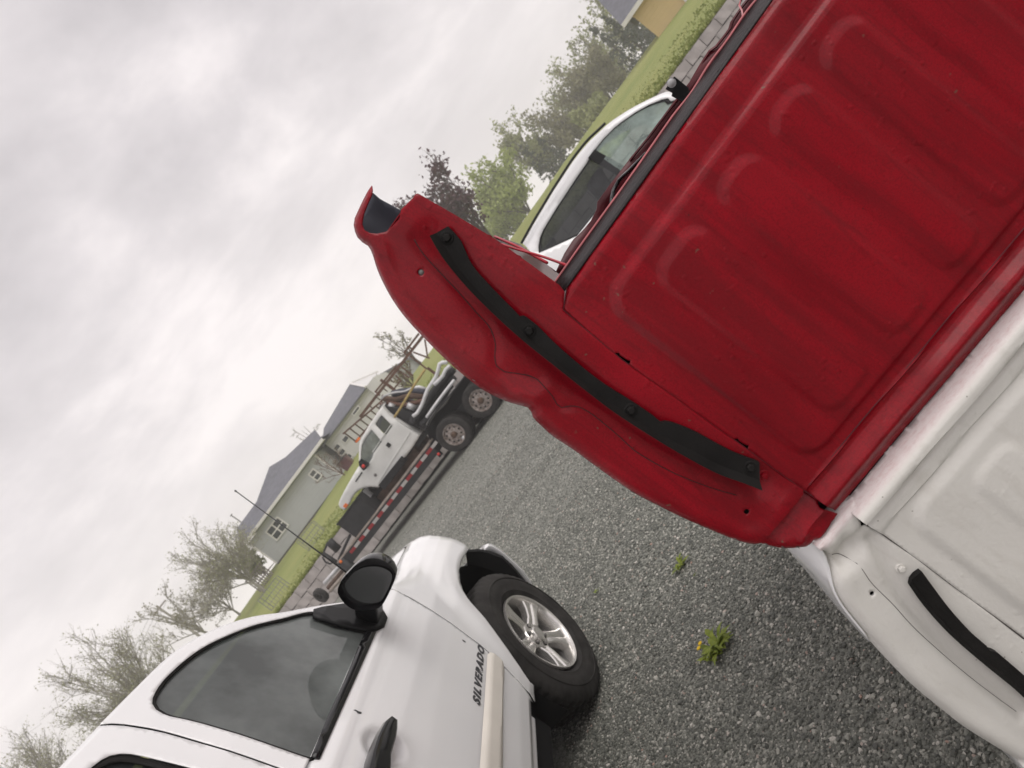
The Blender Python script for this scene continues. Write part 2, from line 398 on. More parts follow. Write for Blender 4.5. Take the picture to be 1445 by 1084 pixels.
def leafmat(name, a, b, sc=0.7):
    g = MG(name); n = g.noise(sc, 3); oi = g.noise(5.0, 2)
    col = g.mix(g.ramp(n, [(0.35, 0.0), (0.65, 1.0)]), a, b); col = g.mix(g.ramp(oi, [(0.3, 0.0), (0.7, 0.5)]), col, tuple(c * 0.55 for c in a))
    g.set(Base_Color=col, Roughness=0.65)
    tr = g.n('ShaderNodeBsdfTranslucent'); g.l(col, tr.inputs[0]); ms = g.n('ShaderNodeMixShader'); ms.inputs[0].default_value = 0.3
    g.l(g.p.outputs[0], ms.inputs[1]); g.l(tr.outputs[0], ms.inputs[2]); g.l(ms.outputs[0], g.out.inputs[0]); return g.m
leafmat('leaf_fresh', (0.32, 0.39, 0.10), (0.44, 0.50, 0.17))
leafmat('leaf_mid', (0.28, 0.31, 0.13), (0.40, 0.42, 0.19))
leafmat('leaf_dull', (0.22, 0.21, 0.115), (0.31, 0.295, 0.165))
leafmat('leaf_bud', (0.33, 0.34, 0.19), (0.43, 0.43, 0.27))
leafmat('leaf_spruce', (0.055, 0.075, 0.055), (0.085, 0.105, 0.075))
leafmat('leaf_purple', (0.075, 0.035, 0.045), (0.12, 0.06, 0.07))
leafmat('leaf_weed', (0.17, 0.235, 0.022), (0.32, 0.37, 0.05), 30)
leafmat('leaf_blossom', (0.30, 0.29, 0.22), (0.42, 0.40, 0.33))
leafmat('grass_blade', (0.18, 0.225, 0.04), (0.26, 0.28, 0.07), 1.5)
# glass: dark interior shows through, sky on top, misted by drizzle
def glassmat(name, tint, haze, hcol):
    g = MG(name); g.t.nodes.remove(g.p)
    tr = g.n('ShaderNodeBsdfTransparent'); tr.inputs[0].default_value = (*tint, 1)
    df = g.n('ShaderNodeBsdfDiffuse'); df.inputs[0].default_value = (*hcol, 1)
    gl = g.n('ShaderNodeBsdfGlossy'); gl.inputs['Roughness'].default_value = 0.03
    m1 = g.n('ShaderNodeMixShader'); hz_ = g.ramp(g.noise(2.6, 5, 0.6), [(0.35, haze * 0.45), (0.7, haze * 1.3)]); g.l(hz_, m1.inputs[0]); g.l(tr.outputs[0], m1.inputs[1]); g.l(df.outputs[0], m1.inputs[2])
    fr = g.n('ShaderNodeFresnel'); fr.inputs[0].default_value = 1.52
    m2 = g.n('ShaderNodeMixShader'); g.l(fr.outputs[0], m2.inputs[0]); g.l(m1.outputs[0], m2.inputs[1]); g.l(gl.outputs[0], m2.inputs[2]); g.l(m2.outputs[0], g.out.inputs[0])
    b = g.n('ShaderNodeBump'); b.inputs['Strength'].default_value = 0.05; b.inputs['Distance'].default_value = 0.001
    g.l(g.ramp(g.vor(130, feature='SMOOTH_F1'), [(0.1, 1.0), (0.3, 0.0)]), b.inputs['Height']); g.l(b.outputs[0], gl.inputs['Normal']); return g.m
glassmat('tinted_glass', (0.12, 0.14, 0.135), 0.48, (0.30, 0.325, 0.315))
glassmat('clear_glass', (0.50, 0.60, 0.55), 0.5, (0.40, 0.50, 0.46))
glassmat('dark_glass', (0.10, 0.11, 0.11), 0.30, (0.10, 0.105, 0.11))
# ground
g = MG('gravel')
v1 = g.mix(0.45, g.vor(75, out='Color'), g.vor(24, out='Color')); v1d = g.vor(75); big = g.noise(0.55, 5, 0.6); fine = g.noise(130, 4, 0.7)
tone = g.ramp(v1, [(0.0, (0.065, 0.069, 0.059)), (0.35, (0.145, 0.151, 0.128)), (0.65, (0.25, 0.254, 0.218)), (1.0, (0.55, 0.54, 0.475))])
tone = g.mix(g.ramp(big, [(0.35, 0.0), (0.75, 0.40)]), tone, (0.26, 0.265, 0.23))
trk = g.noise(1.4, 4, 0.6, g.map((0.25, 1.6, 1), (0, 0, R(-18)))); tone = g.mix(g.ramp(trk, [(0.45, 0.0), (0.65, 0.5)]), tone, (0.10, 0.105, 0.088))
tone = g.mix(g.ramp(fine, [(0.35, 0.5), (0.6, 0.0)]), tone, (0.08, 0.078, 0.07))
g.set(Base_Color=tone, Roughness=0.62)
hb = g.mix(0.5, g.ramp(v1d, [(0.0, 1.0), (0.6, 0.0)]), g.noise(14, 4)); g.bump(hb, 0.9, 0.012)
g = MG('gravel_stone')
oi = g.n('ShaderNodeObjectInfo'); nn = g.noise(60, 3)
tone = g.ramp(oi.outputs['Random'], [(0.0, (0.055, 0.059, 0.050)), (0.48, (0.135, 0.142, 0.119)), (0.78, (0.26, 0.265, 0.228)), (0.93, (0.50, 0.49, 0.43)), (0.985, (0.66, 0.63, 0.57)), (1.0, (0.45, 0.29, 0.23))])
g.set(Base_Color=g.mix(g.ramp(nn, [(0.35, 0.4), (0.65, 0.0)]), tone, (0.10, 0.098, 0.09)), Roughness=0.5); g.bump(nn, 0.3, 0.002)
g = MG('lawn_grass')
n1 = g.noise(0.22, 5, 0.6); n2 = g.noise(9, 5, 0.7); n3 = g.noise(1.1, 4, 0.6, g.map((0.4, 1.6, 1)))
col = g.mix(g.ramp(n1, [(0.35, 0.0), (0.68, 1.0)]), (0.185, 0.225, 0.040), (0.26, 0.275, 0.070))
col = g.mix(g.ramp(n3, [(0.45, 0.0), (0.75, 0.6)]), col, (0.33, 0.29, 0.085)); col = g.mix(g.ramp(n2, [(0.3, 0.5), (0.6, 0.0)]), col, (0.13, 0.165, 0.03))
g.set(Base_Color=col, Roughness=0.8); g.bump(n2, 0.8, 0.06)
def siding(name, col, n_per_m):
    g = MG(name); w = g.n('ShaderNodeTexWave', wave_type='BANDS', bands_direction='Z', wave_profile='SAW')
    w.inputs['Scale'].default_value = n_per_m / 2 * 0.628 / 0.628 * 0.318; g.l(g.tc.outputs['Object'], w.inputs['Vector'])
    g.set(Base_Color=g.ramp(g.noise(1.2, 4), [(0.3, tuple(c * 0.93 for c in col)), (0.7, col)]), Roughness=0.7); g.bump(w.outputs['Fac'], 0.9, 0.02)
siding('siding_grey', (0.45, 0.463, 0.48), 8); siding('siding_pale', (0.66, 0.65, 0.65), 8); siding('siding_yellow', (0.70, 0.52, 0.25), 8)
m = MATS

# ================================================================== ground, lawn
def terrain(x, y):
    """height of the lawn behind the block wall"""
    x = np.asarray(x, float); y = np.asarray(y, float)
    front = WALL_Y(x) + 0.25; d = y - front
    z0 = WALL_TOP(x) - 0.04
    return z0 + 2.62 * sm(d, -4, 37) * (0.80 + 0.20 * sm(d, 6, 32)) - 0.25 * (1 - sm(d, 0, 3)) * 0 - 1.2 * sm(d, 60, 200)
W0 = np.array([-8.0, 26.0]); W1 = np.array([10.6, 21.6])
def WALL_Y(x): return W0[1] + (np.asarray(x, float) - W0[0]) * (W1[1] - W0[1]) / (W1[0] - W0[0])
def WALL_TOP(x): return 1.41 + 0.27 * np.clip((np.asarray(x, float) + 8.0) / 18.6, -0.4, 1.5)

mb = MB(); mb.add([(-400, -60, 0), (400, -60, 0), (400, 900, 0), (-400, 900, 0)], [(0, 1, 2, 3)])
gnd = mb.build('gravel_yard', m['gravel']); tag(gnd, kind='structure')
nx, ny = 90, 90; xs = np.linspace(-130, 150, nx); tt = np.linspace(0, 1, ny) ** 2.2
mb = MB(); vs = []; fs = []
for j in range(ny):
    for i in range(nx):
        x = xs[i]; y0 = float(WALL_Y(x)) + 0.22; y = y0 + 330 * tt[j]
        vs.append((x, y, float(terrain(x, y)) + 0.05 * math.sin(x * 0.7 + y * 0.31) * min(1, tt[j] * 30) + random.uniform(-.02, .02)))
for j in range(ny - 1):
    for i in range(nx - 1): fs.append((j * nx + i, j * nx + i + 1, (j + 1) * nx + i + 1, (j + 1) * nx + i))
mb.add(vs, fs); lawn = mb.build('lawn', m['lawn_grass'], smooth=True); tag(lawn, kind='structure')

# ================================================================== the two stacked pickup beds
BY = R(-9); b0 = at_depth(800, 405, 0.95); BOX = Frame((b0[0], b0[1]), BY)
P = lambda pts, off=0.0: [BOX.on(x, y, off) for x, y in pts]
TL = 0.025                                                     # the stack leans a little
def tz(x, z): return z - TL * x

red = thing('pickup_bed', BOX, 'upright red pickup bed with ribbed front panel stacked on the white bed', 'truck bed', 'dismounted pickup beds stacked bottom to bottom')
# --- red front panel (bulkhead)
left_seam = P([(800, 406), (795, 437), (824, 463), (877, 507), (960, 566), (1045, 627), (1100, 667), (1152, 704.5)])
botl = P([(1158, 708), (1182, 723.5)]); botr = P([(1445, 415)])[0]; topr = P([(1090, 0)])[0]
SX = 1.55
bot_end = np.array([SX, botl[1][1] + (botr[1] - botl[1][1]) / (botr[0] - botl[1][0]) * (SX - botl[1][0])])
top_end = np.array([SX, left_seam[0][1] + (topr[1] - left_seam[0][1]) / (topr[0] - left_seam[0][0]) * SX])
rib_c = [0.1185, 0.2345, 0.3335, 0.429] + [0.53 + 0.1 * k for k in range(10)]
rib_w = [0.041, 0.033, 0.032, 0.032] + [0.033] * 10
def red_face(x, z):
    t = tz(x, z); Q = np.c_[x, t]
    y = -0.0062 * (1 - sm(rbox(Q, 0.014, 1.50, 1.072, 1.420, 0.035), -0.0055, 0.0055))
    for c, w in zip(rib_c, rib_w):
        if c < 1.46: y = y - 0.0038 * (1 - sm(rbox(Q, c - w, c + w, 1.092, 1.389, 0.024), -0.0065, 0.0065))
    y = y - 0.003 * np.exp(-((t - 1.0515) / 0.0012) ** 2) + 0.003 * (1 - sm(t, 1.049, 1.053)) - 0.003 * (1 - sm(t, 1.046, 1.052)) * 0
    y = y - 0.016 * (1 - sm(t, 1.024, 1.042)) + 0.020 * (1 - sm(t, 0.998, 1.0235))          # sill bead
    y = y + 0.006 * sm(t, 1.462, 1.4705)                                                       # rolled top edge
    y = y + 0.0012 * np.sin(x * 9.0 + 1.0) * np.sin(t * 14.0) + 0.0006 * np.sin(x * 31 + t * 23)
    return y
slotA = P([(868, 498.5), (874, 498), (875, 501.5), (886, 508.5), (890, 508.5), (888, 515), (883.5, 514), (872, 507), (869, 505)])
slotB = P([(1036, 619.5), (1042, 619), (1043, 622.5), (1053, 628.5), (1057, 628.5), (1055, 636), (1050, 634), (1040, 628), (1037, 625)])
panel('front_panel', left_seam + botl + [bot_end, top_end], 0.0042, red_face, m['red_paint'], red, holes=[slotA, slotB])
# inner skin close behind, coloured black so slots and corner gap read as shade
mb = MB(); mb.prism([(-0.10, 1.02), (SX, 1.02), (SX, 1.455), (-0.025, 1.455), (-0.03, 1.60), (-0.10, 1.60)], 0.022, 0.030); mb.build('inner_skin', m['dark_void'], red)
# --- red corner post (end of the bedside)
hol = [(564, 308), (555, 318), (545, 327), (533, 330), (522, 329), (514.5, 325), (511.5, 317), (513.5, 303), (519, 288), (524.5, 274), (524.5, 268)]
outl = [(522, 261), (517, 268), (510, 281), (503, 296), (498, 307), (496.5, 317), (498.5, 327), (502, 335), (509, 342), (517, 347), (520.5, 352), (524, 361), (532.6, 387), (550, 420.5), (571, 450), (595.7, 477), (627, 508), (662, 538), (686, 555), (711, 567), (730, 573), (744.7, 577), (749.5, 583), (752, 591), (765, 604), (781.5, 618.6), (808, 636), (838, 658), (870, 681), (900, 701), (932, 717.5), (968, 735), (1003, 750), (1047, 767), (1091.5, 775.5), (1114, 777.5), (1131, 776.5), (1141, 775.5), (1147, 772), (1153, 766)]
inner = [(1182, 725), (1157, 716.5), (1155, 712), (1154.5, 706)] + [(1100, 667.6), (1045, 627.6), (960, 566.6), (877, 507.6), (824, 463.6), (794.5, 437.6), (797, 412), (789, 402), (700, 338), (640, 302), (590, 273), (586, 274), (583, 279), (573, 289), (566, 296)]
OUT = crom(P(outl), 0.006); HOL = crom(P(hol), 0.006)
wig = crom(P([(584, 338), (592, 352), (604.6, 368), (628, 393), (648.6, 415), (672, 442), (688, 459), (695, 472), (699, 487), (698, 503), (701, 517), (711, 524.5), (728, 527), (746, 530.5), (758, 536), (768, 546), (779, 558.5), (786, 571), (792, 575.5), (803, 573.5), (817, 575), (832, 583), (848, 595), (872, 615), (896.6, 637), (926, 655), (958.6, 671.5), (1003, 689), (1040, 700)]), 0.006)
strip_lo = crom(P([(611, 336), (626.4, 362), (657, 400), (693, 437), (737, 477), (781.5, 512.7), (826, 548), (870, 581), (941, 626), (1003, 660), (1043, 675), (1069, 685.4)]), 0.006)
fold_r = P([(1163, 718), (1148, 736), (1135, 752), (1131, 764)])
dents = P([(735, 555), (752, 560), (770, 552)]); corn = P([(1120, 700), (1090, 742), (1060, 755)])
def red_post(x, z):
    Q = np.c_[x, z]; d = pdist(Q, OUT); y = 0.0 * x
    y = y + 0.009 * (1 - sm(d, 0.0, 0.010)) ** 2                                              # rolled outer edge
    y = y - 0.0025 * np.exp(-((d - 0.018) / 0.009) ** 2)
    dw = pdist(Q, wig); side = sm(d - 0.052, -0.02, 0.03)
    y = y + 0.0015 * np.exp(-(dw / 0.006) ** 2)
    ds = pdist(Q, strip_lo); y = y + 0.0075 * np.exp(-(ds / 0.020) ** 2)                        # channel under the rubber
    y = y - 0.0035 * np.exp(-(pdist(Q, dents) / 0.012) ** 2) - 0.003 * np.exp(-(pdist(Q, corn) / 0.014) ** 2)
    fr = pdist(Q, fold_r); a, b = fold_r[0], fold_r[2]
    s_ = ((x - a[0]) * (b[1] - a[1]) - (z - a[1]) * (b[0] - a[0])); near = (z < 1.05)
    y = y + near * 0.012 * sm(s_ * 20, 0.0, 0.035) - near * 0.004 * np.exp(-(fr / 0.004) ** 2)
    y = y + 0.0008 * np.sin(x * 40 + z * 17) * np.sin(z * 33)
    return y
hole1 = [np.array(P([(594, 384.5)])[0]) + 0.0042 * np.array([math.cos(t), math.sin(t)]) for t in np.linspace(0, 2 * math.pi, 13)[:-1]]
hole2 = [np.array(P([(1053.5, 722)])[0]) + 0.0036 * np.array([math.cos(t), math.sin(t)]) for t in np.linspace(0, 2 * math.pi, 13)[:-1]]
panel('corner_post', HOL + OUT + P(inner), 0.0040, red_post, m['red_paint'], red, holes=[hole1, hole2])
mb = MB(); mb.lathe([(0.0052, 0.004), (0.0044, 0.0015), (0.0, 0.001)], 14, 'y', (P([(594, 384.5)])[0][0], 0, P([(594, 384.5)])[0][1])); mb.build('plug', m['steel_grey'], red, smooth=True)
mb = MB(); c = P([(1053.5, 722)])[0]; mb.lathe([(0.0046, 0.005), (0.0, 0.012)], 12, 'y', (c[0], 0.0, c[1])); mb.build('drain_hole', m['dark_void'], red)
def on_post(line, f, lift):
    Lq = np.array(line); y = f(Lq[:, 0], Lq[:, 1]); return [(q[0], yy - lift, q[1]) for q, yy in zip(Lq, y)]
mb = MB(); mb.tube(on_post(wig, red_post, 0.0000), 0.0007, 5); mb.build('seam_line', m['black_primer'], red, smooth=True)
mb = MB(); mb.tube(on_post(dens(left_seam, 0.01, False), lambda x, z: 0 * x, -0.0006), 0.0008, 5); mb.build('panel_seam', m['dark_red_paint'], red)
mb = MB(); mb.tube([(x, float(red_face(np.array([x]), np.array([1.0535 + TL * x]))[0]) - 0.0000, 1.0535 + TL * x) for x in np.linspace(-0.012, SX, 90)], 0.0009, 5); mb.build('sill_seam', m['dark_red_paint'], red)
edge_chip = [(893, 697, 4), (905, 702.5, 5), (917, 709, 3.5), (931, 715, 6), (940, 719.5, 3), (957, 728, 5), (972, 735.5, 4), (985, 741, 6), (1000, 747, 4), (1022, 756, 4), (1040, 763, 6), (1062, 769, 5), (1085, 773, 7), (1108, 775.5, 6), (1128, 774.5, 7), (668, 537, 3.5), (640, 513, 2.5)]
for cxp, cyp, sz in edge_chip:                                 # bare spots along the lower edge of the post
    rr_c = random.Random(int(cxp)); q = P([(cxp + sz * .8 * math.cos(a) * rr_c.uniform(.6, 1.2) + sz * .25 * math.sin(a), cyp + sz * .36 * math.sin(a) * rr_c.uniform(.5, 1.2) + sz * .35 * math.cos(a)) for a in np.linspace(0, 2 * math.pi, 9)[:-1]])
    mb = MB(); mb.add(on_post(q, red_post, 0.0005), [tuple(range(8))]); mb.build('paint_chip', m['steel_grey'], red)
# outer skin of the bedside, running back from the post; its inner face is bare primer under the rail
def skin(name, line, mat, parent, length, y0=0.004, nseg=14, out=0.0):
    mb = MB(); n = len(line); vs = []
    for k in range(nseg + 1):
        y = y0 + (length - y0) * k / nseg
        vs += [(q[0] + out * min(1, k / 3), y, q[1]) for q in line]
    fs = [(k * n + i, k * n + i + 1, (k + 1) * n + i + 1, (k + 1) * n + i) for k in range(nseg) for i in range(n - 1)]
    mb.add(vs, fs); return mb.build(name, mat, parent, smooth=True, solid=0.002)
def rail_z(y): return 1.700                                                # the rail is torn off behind the horn
def torn_skin(name, line, mat, y0, length, dx):
    mb = MB(); n = len(line); K = 16; vs = []
    for k in range(K + 1):
        y = y0 + (length - y0) * (k / K) ** 1.6; zt_ = rail_z(y)
        vs += [(q[0] + dx, y, min(q[1], zt_)) for q in line]
    mb.add(vs, [(k * n + i, k * n + i + 1, (k + 1) * n + i + 1, (k + 1) * n + i) for k in range(K) for i in range(n - 1)])
    return mb.build(name, mat, red, smooth=True, solid=0.002)
sk = torn_skin('bedside_skin', OUT, m['red_paint'], 0.012, 1.25, 0.0035)
torn_skin('rail_lining', OUT[:int(len(OUT) * 0.30)], m['dark_primer'], 0.016, 1.2, 0.0085)
web = crom(P([(509, 300), (516, 283), (524.5, 272.5)], 0.010), 0.006) + crom(P([(524.5, 272.5), (534, 281), (548, 288.5), (566, 298.5)], 0.010), 0.006)[1:] + P([(570, 312), (548, 334), (520, 335), (506, 324)], 0.010)
panel('rail_web', web, 0.006, lambda x, z: 0.010 + 0.018 * np.sin((x - x.min()) / (np.ptp(x) + 1e-9) * math.pi) , m['dark_primer'], red)
# inner wall of the bedside and the floor of the bed
mb = MB(); mb.prism([(0.004, 1.0)], 0, 0) if False else None
mb.add([(-0.026, 0.03, 1.02), (-0.026, 0.03, 1.60), (-0.006, 0.55, 1.607), (0.006, 1.9, 1.61), (0.006, 1.9, 1.02)], [(0, 1, 2, 3, 4)])
mb.add([(-0.038, 0.03, 1.02), (-0.038, 0.03, 1.60), (-0.018, 0.55, 1.607), (-0.006, 1.9, 1.61), (-0.006, 1.9, 1.02)], [(4, 3, 2, 1, 0)]); mb.build('inner_wall', m['dark_red_paint'], red)
mb = MB(); mb.box(-0.05, SX, 0.03, 1.9, 1.012, 1.026); mb.build('bed_floor', m['dark_red_paint'], red)
# black primed top flange; its rolled lip is painted pink for reflected light
lip = P([(784.7, 397), (1063, 6)], 0.036)
def lipz(x): return lip[0][1] + (lip[1][1] - lip[0][1]) * (x - lip[0][0]) / (lip[1][0] - lip[0][0])
mb = MB(); xs_ = np.linspace(-0.012, SX, 60); prof = [(0.004, -0.0145), (0.012, -0.0100), (0.024, -0.0050), (0.036, 0.0)]
vs = [(x, p[0], (left_seam[0][1] + (top_end[1] - left_seam[0][1]) * x / SX) * (1 - p[0] / 0.036) + lipz(x) * p[0] / 0.036 - 0.0006) for x in xs_ for p in prof]
k = len(prof); mb.add(vs, [(i * k + j, i * k + j + 1, (i + 1) * k + j + 1, (i + 1) * k + j) for i in range(len(xs_) - 1) for j in range(k - 1)])
mb.build('top_flange', m['black_primer'], red, smooth=True, solid=0.002)
mb = MB(); mb.tube([(x, 0.037, lipz(x) + 0.0006 + (0.0016 * math.sin(x * 60) * math.sin(x * 23 + 1) if x > 0.26 else 0.0004 * math.sin(x * 30))) for x in np.linspace(-0.010, SX, 190)], 0.0015, 6); mb.build('flange_lip', m['pink_edge'], red, smooth=True)
mb = MB(); c = BOX.on(1017, 104, 0.012); mb.lathe([(0.007, 0.0), (0.007, -0.004), (0.0, -0.004)], 14, 'y', (c[0], 0.012, c[1] - 0.002)); mb.build('flange_hole', m['dark_void'], red)
# rubber corner seal: flat face plus the lip that stands off the post
def seal(name, hi, lo, parent, hi_y, lo_y, mat):
    a = crom(hi, 0.010); b = crom(lo, 0.010); n = 90
    def rs(l):
        l = np.array(l); s_ = np.r_[0, np.cumsum(np.linalg.norm(np.diff(l, axis=0), axis=1))]; t = np.linspace(0, s_[-1], n); return np.c_[np.interp(t, s_, l[:, 0]), np.interp(t, s_, l[:, 1])]
    a, b = rs(a), rs(b); vs = []; cols = [(0, 0.004), (0, hi_y), (0.70, hi_y - 0.0015), (0.78, hi_y - 0.004), (1.0, lo_y), (0.97, lo_y + 0.004), (0.72, hi_y + 0.006)]
    for p, q in zip(a, b):
        for f, y in cols: r_ = p + (q - p) * f; vs.append((r_[0], y, r_[1]))
    k = len(cols); mb = MB()
    mb.add(vs, [(i * k + j, i * k + (j + 1) % k, (i + 1) * k + (j + 1) % k, (i + 1) * k + j) for i in range(n - 1) for j in range(k)] + [tuple(range(k)), tuple((n - 1) * k + j for j in range(k - 1, -1, -1))])
    return mb.build(name, mat, parent, smooth=True, autos=30)
hiR = P([(633, 320), (651, 340), (666, 373), (697, 408.6), (727, 439), (734, 447), (740, 445), (757, 458), (790, 490.5), (843.5, 535), (892, 566), (924, 588), (931, 595), (940, 593), (976, 606), (1029.5, 634.5), (1069, 650)])
loR = P([(609.6, 333.5), (626.4, 362), (657, 400), (693, 437), (737, 477), (781.5, 512.7), (826, 548), (870, 581), (941, 626), (1003, 660), (1043, 675), (1069, 685.4)])
slr = seal('rubber_seal', hiR, loR, red, -0.009, -0.022, m['rubber'])
def bolt(px, parent, f=None, y=-0.009, mat='rubber', rr=0.0062, washer=True, name='bolt'):
    c = P([px])[0]; mb = MB()
    if washer: mb.lathe([(rr * 1.45, y + 0.002), (rr * 1.45, y - 0.0015), (rr * 1.3, y - 0.0022), (rr, y - 0.0022)], 22, 'y', (c[0], 0, c[1]))
    mb.lathe([(rr, y - 0.001), (rr * 0.96, y - 0.0055), (rr * 0.75, y - 0.007), (0.0, y - 0.0072)], 6, 'y', (c[0], 0, c[1]))
    return mb.build(name, m[mat], parent, bevel=0.0005)
for px in ((632, 336), (747, 466), (889, 576.5), (1056, 656.5)): bolt(px, red)
bolt((1079, 672), red, y=0.004, mat='red_paint', rr=0.0052)

# --- things lying in and on the red bed
off = 0.60
top = [(777, 377), (784, 384), (797, 357), (810, 337), (818, 330), (826, 321.6), (835, 311), (843, 294.5), (844, 284), (860, 261.6), (889, 224), (914.5, 193), (951.6, 143), (971.7, 118), (986, 93), (998, 74), (1007, 68), (1018, 54), (1026, 43), (1029, 33), (1043, 12), (1055, -2), (1075, -34), (1110, -84), (1180, -180)]
tp = P(top, off); ol = [(tp[0][0], 1.03)] + [tuple(q) for q in tp] + [(tp[-1][0], 1.03)]
sh = thing('torn_sheet', BOX, 'ragged dark red sheet metal standing inside the upper bed', 'sheet metal')
panel('sheet_panel', [np.array(q) for q in ol], 0.02, lambda x, z: off + 0.02 * np.sin(x * 7) + 0.008 * np.sin(x * 25 + z * 12) + 0.05 * (1 - sm(z, 1.40, 1.475)), m['dark_red_paint'], sh, thick=0.003)
mb = MB(); mb.tube([(q[0], off + 0.02 * math.sin(q[0] * 7) - 0.004, q[1] - 0.002) for q in tp[10:]], 0.003, 5); mb.build('folded_edge', m['dark_red_paint'], sh)
tabf = 0.42
tb = P([(939.5, 125), (951.5, 107.5), (956, 111), (972, 124), (971, 134), (965, 141), (956, 138)], tabf)
mb = MB(); mb.prism([tuple(q) for q in tb] + [(tb[-1][0] + 0.01, 1.44), (tb[-3][0], 1.43)], tabf, tabf + 0.006)
tab = thing('steel_bracket', BOX, 'small black bracket with a round hole sticking up by the white crossover', 'bracket')
mb.build('plate', m['black_plastic'], tab, bevel=0.001)
c = P([(947.5, 117)], tabf)[0]; mb = MB(); mb.lathe([(0.0085, -0.001), (0.0085, 0.0), (0.0045, -0.002), (0.0, -0.002)], 16, 'y', (c[0], tabf, c[1])); mb.build('washer', m['galvanised'], tab, smooth=True, autos=30)
def rod(label, name, pts, r, mat, cat):
    q = [np.array([*BOX.on(x, y, o)][:1] + [o] + [BOX.on(x, y, o)[1]]) for x, y, o in pts]
    mb = MB(); mb.tube(crom(q, 0.02), r, 7); o = mb.build(name, m[mat], None, smooth=True); o.location = tuple(BOX.o); o.rotation_euler = (0, 0, BY); return tag(o, label, cat)
rod('upper of two thin red rods beside the red corner post', 'red_rod', [(698, 334, 0.5), (712, 340, 0.42), (728, 347, 0.36), (752, 360, 0.30), (772, 371, 0.25)], 0.0026, 'bright_red_rod', 'rod')
rod('lower and longer of two thin red rods beside the red corner post', 'red_rod', [(699, 342, 0.30), (730, 352, 0.22), (765, 362, 0.15), (801, 375, 0.05)], 0.0021, 'bright_red_rod', 'rod')
rod('black hose curling up over the black flange of the red bed', 'black_hose', [(862, 290, 0.10), (866, 268, 0.14), (874, 254, 0.14), (888, 241, 0.10), (905, 224, 0.06), (912, 217, 0.05)], 0.0030, 'glossy_black', 'hose')
rod('pale pink wire looping above the flange at the top edge of the photo', 'loose_wire', [(1048, 24, 0.04), (1047, 15, 0.10), (1043, 8, 0.12), (1047, -4, 0.12), (1056, -16, 0.10)], 0.0012, 'pink_edge', 'wire')

# --- the white bed underneath, upside down
wht = thing('pickup_bed', BOX, 'overturned white pickup bed carrying the red one', 'truck bed', 'dismounted pickup beds stacked bottom to bottom')
def fitline(a, b):
    (x0, z0), (x1, z1) = P([a, b]); return lambda x: z0 + (z1 - z0) * (x - x0) / (x1 - x0)
ZR, ZF, ZS = fitline((1209, 725), (1445, 442)), fitline((1219, 738), (1445, 477)), fitline((1242, 752), (1445, 516))
bq = P([(1290.4, 724.8), (1445, 546.6)]); tb_ = [q[1] - TL * q[0] for q in bq]; print('white bead', bq, tb_)
rq = P([(1362, 686), (1428, 616)]); print('white rib', rq, [q[1] - TL * q[0] for q in rq])
WB = 0.5 * (tb_[0] + tb_[1]); WL = bq[0][0] - 0.012; WR = 0.5 * sum(q[1] - TL * q[0] for q in rq)
w_rc = [0.5 * (rq[0][0] + rq[1][0]) + 0.1 * k for k in range(13)]
def white_face(x, z):
    t = tz(x, z); Q = np.c_[x, t]; y = 0 * x
    y = y - 0.0065 * (1 - sm(rbox(Q, WL, 1.50, 0.50, WB + 0.005, 0.035), -0.009, 0.009))
    for c in w_rc:
        if c < 1.46: y = y - 0.0036 * (1 - sm(rbox(Q, c - 0.036, c + 0.036, 0.53, WR + 0.004, 0.022), -0.008, 0.008))
    s_ = z - ZS(x); f_ = z - ZF(x); r_ = z - ZR(x)
    y = y - 0.004 * sm(s_, -0.001, 0.0012) - 0.006 * sm(s_, 0.004, 0.022) * 0 - 0.014 * sm(f_, -0.003, 0.006) + 0.005 * np.exp(-((f_ + 0.004) / 0.004) ** 2) + 0.030 * sm(r_, -0.003, 0.020) ** 1.0
    y = y + 0.001 * np.sin(x * 11 + 2) * np.sin(t * 13) + 0.0005 * np.sin(x * 37 + t * 29)
    return y
w_left = P([(1199, 709.5), (1198.7, 722), (1220, 739), (1242, 752), (1304, 796), (1350, 831), (1400, 868), (1444.5, 900.6)])
w_end = w_left[-1] + np.array([0.004, -0.15]); w_end2 = w_end + np.array([0.0, -0.09])
rb = P([(1445, 414)])[0]; w_topend = np.array([SX, w_left[0][1] + (rb[1] - w_left[0][1]) / (rb[0] - w_left[0][0]) * (SX - w_left[0][0]) + 0.002])
wslot = P([(1318, 812), (1321, 810), (1323, 813), (1331, 820), (1334, 820.5), (1332.5, 824), (1329, 822), (1320.5, 815.5)])
wfp = panel('front_panel', w_left + [w_end, np.array([SX, w_end[1] + 0.03]), w_topend], 0.0045, white_face, m['grey_white_paint'], wht, holes=[wslot])

w_edge = P([(1165, 783), (1169, 795), (1171.5, 802), (1175.4, 826.7), (1181, 842), (1191.6, 860), (1222, 898), (1255, 935), (1290, 970.7), (1328, 1003), (1367, 1033.5), (1405, 1058), (1444.5, 1082)])
WE = crom(w_edge, 0.006); tailp = [WE[-1] + np.array(d) for d in ((-0.02, -0.06), (-0.01, -0.075), (0.015, -0.10), (0.02, -0.19), (0.035, -0.25), (0.06, -0.275), (0.09, -0.265), (0.105, -0.24))]
w_in = P([(1400, 868.6), (1350, 831.6), (1304, 796.6), (1242, 752.6), (1221, 741), (1215, 743), (1206, 718), (1207, 702), (1176, 722), (1140, 762)])
wwig = crom(P([(1173, 785), (1180, 788), (1188, 788), (1200, 792), (1211, 797), (1218, 805), (1232, 825), (1262, 855), (1290, 886), (1330, 923), (1370, 957), (1410, 988), (1440, 1010)]), 0.006)
wseal_lo = crom(P([(1276, 818), (1294, 845), (1330, 886), (1378, 928), (1420, 962), (1445, 985)]), 0.006)
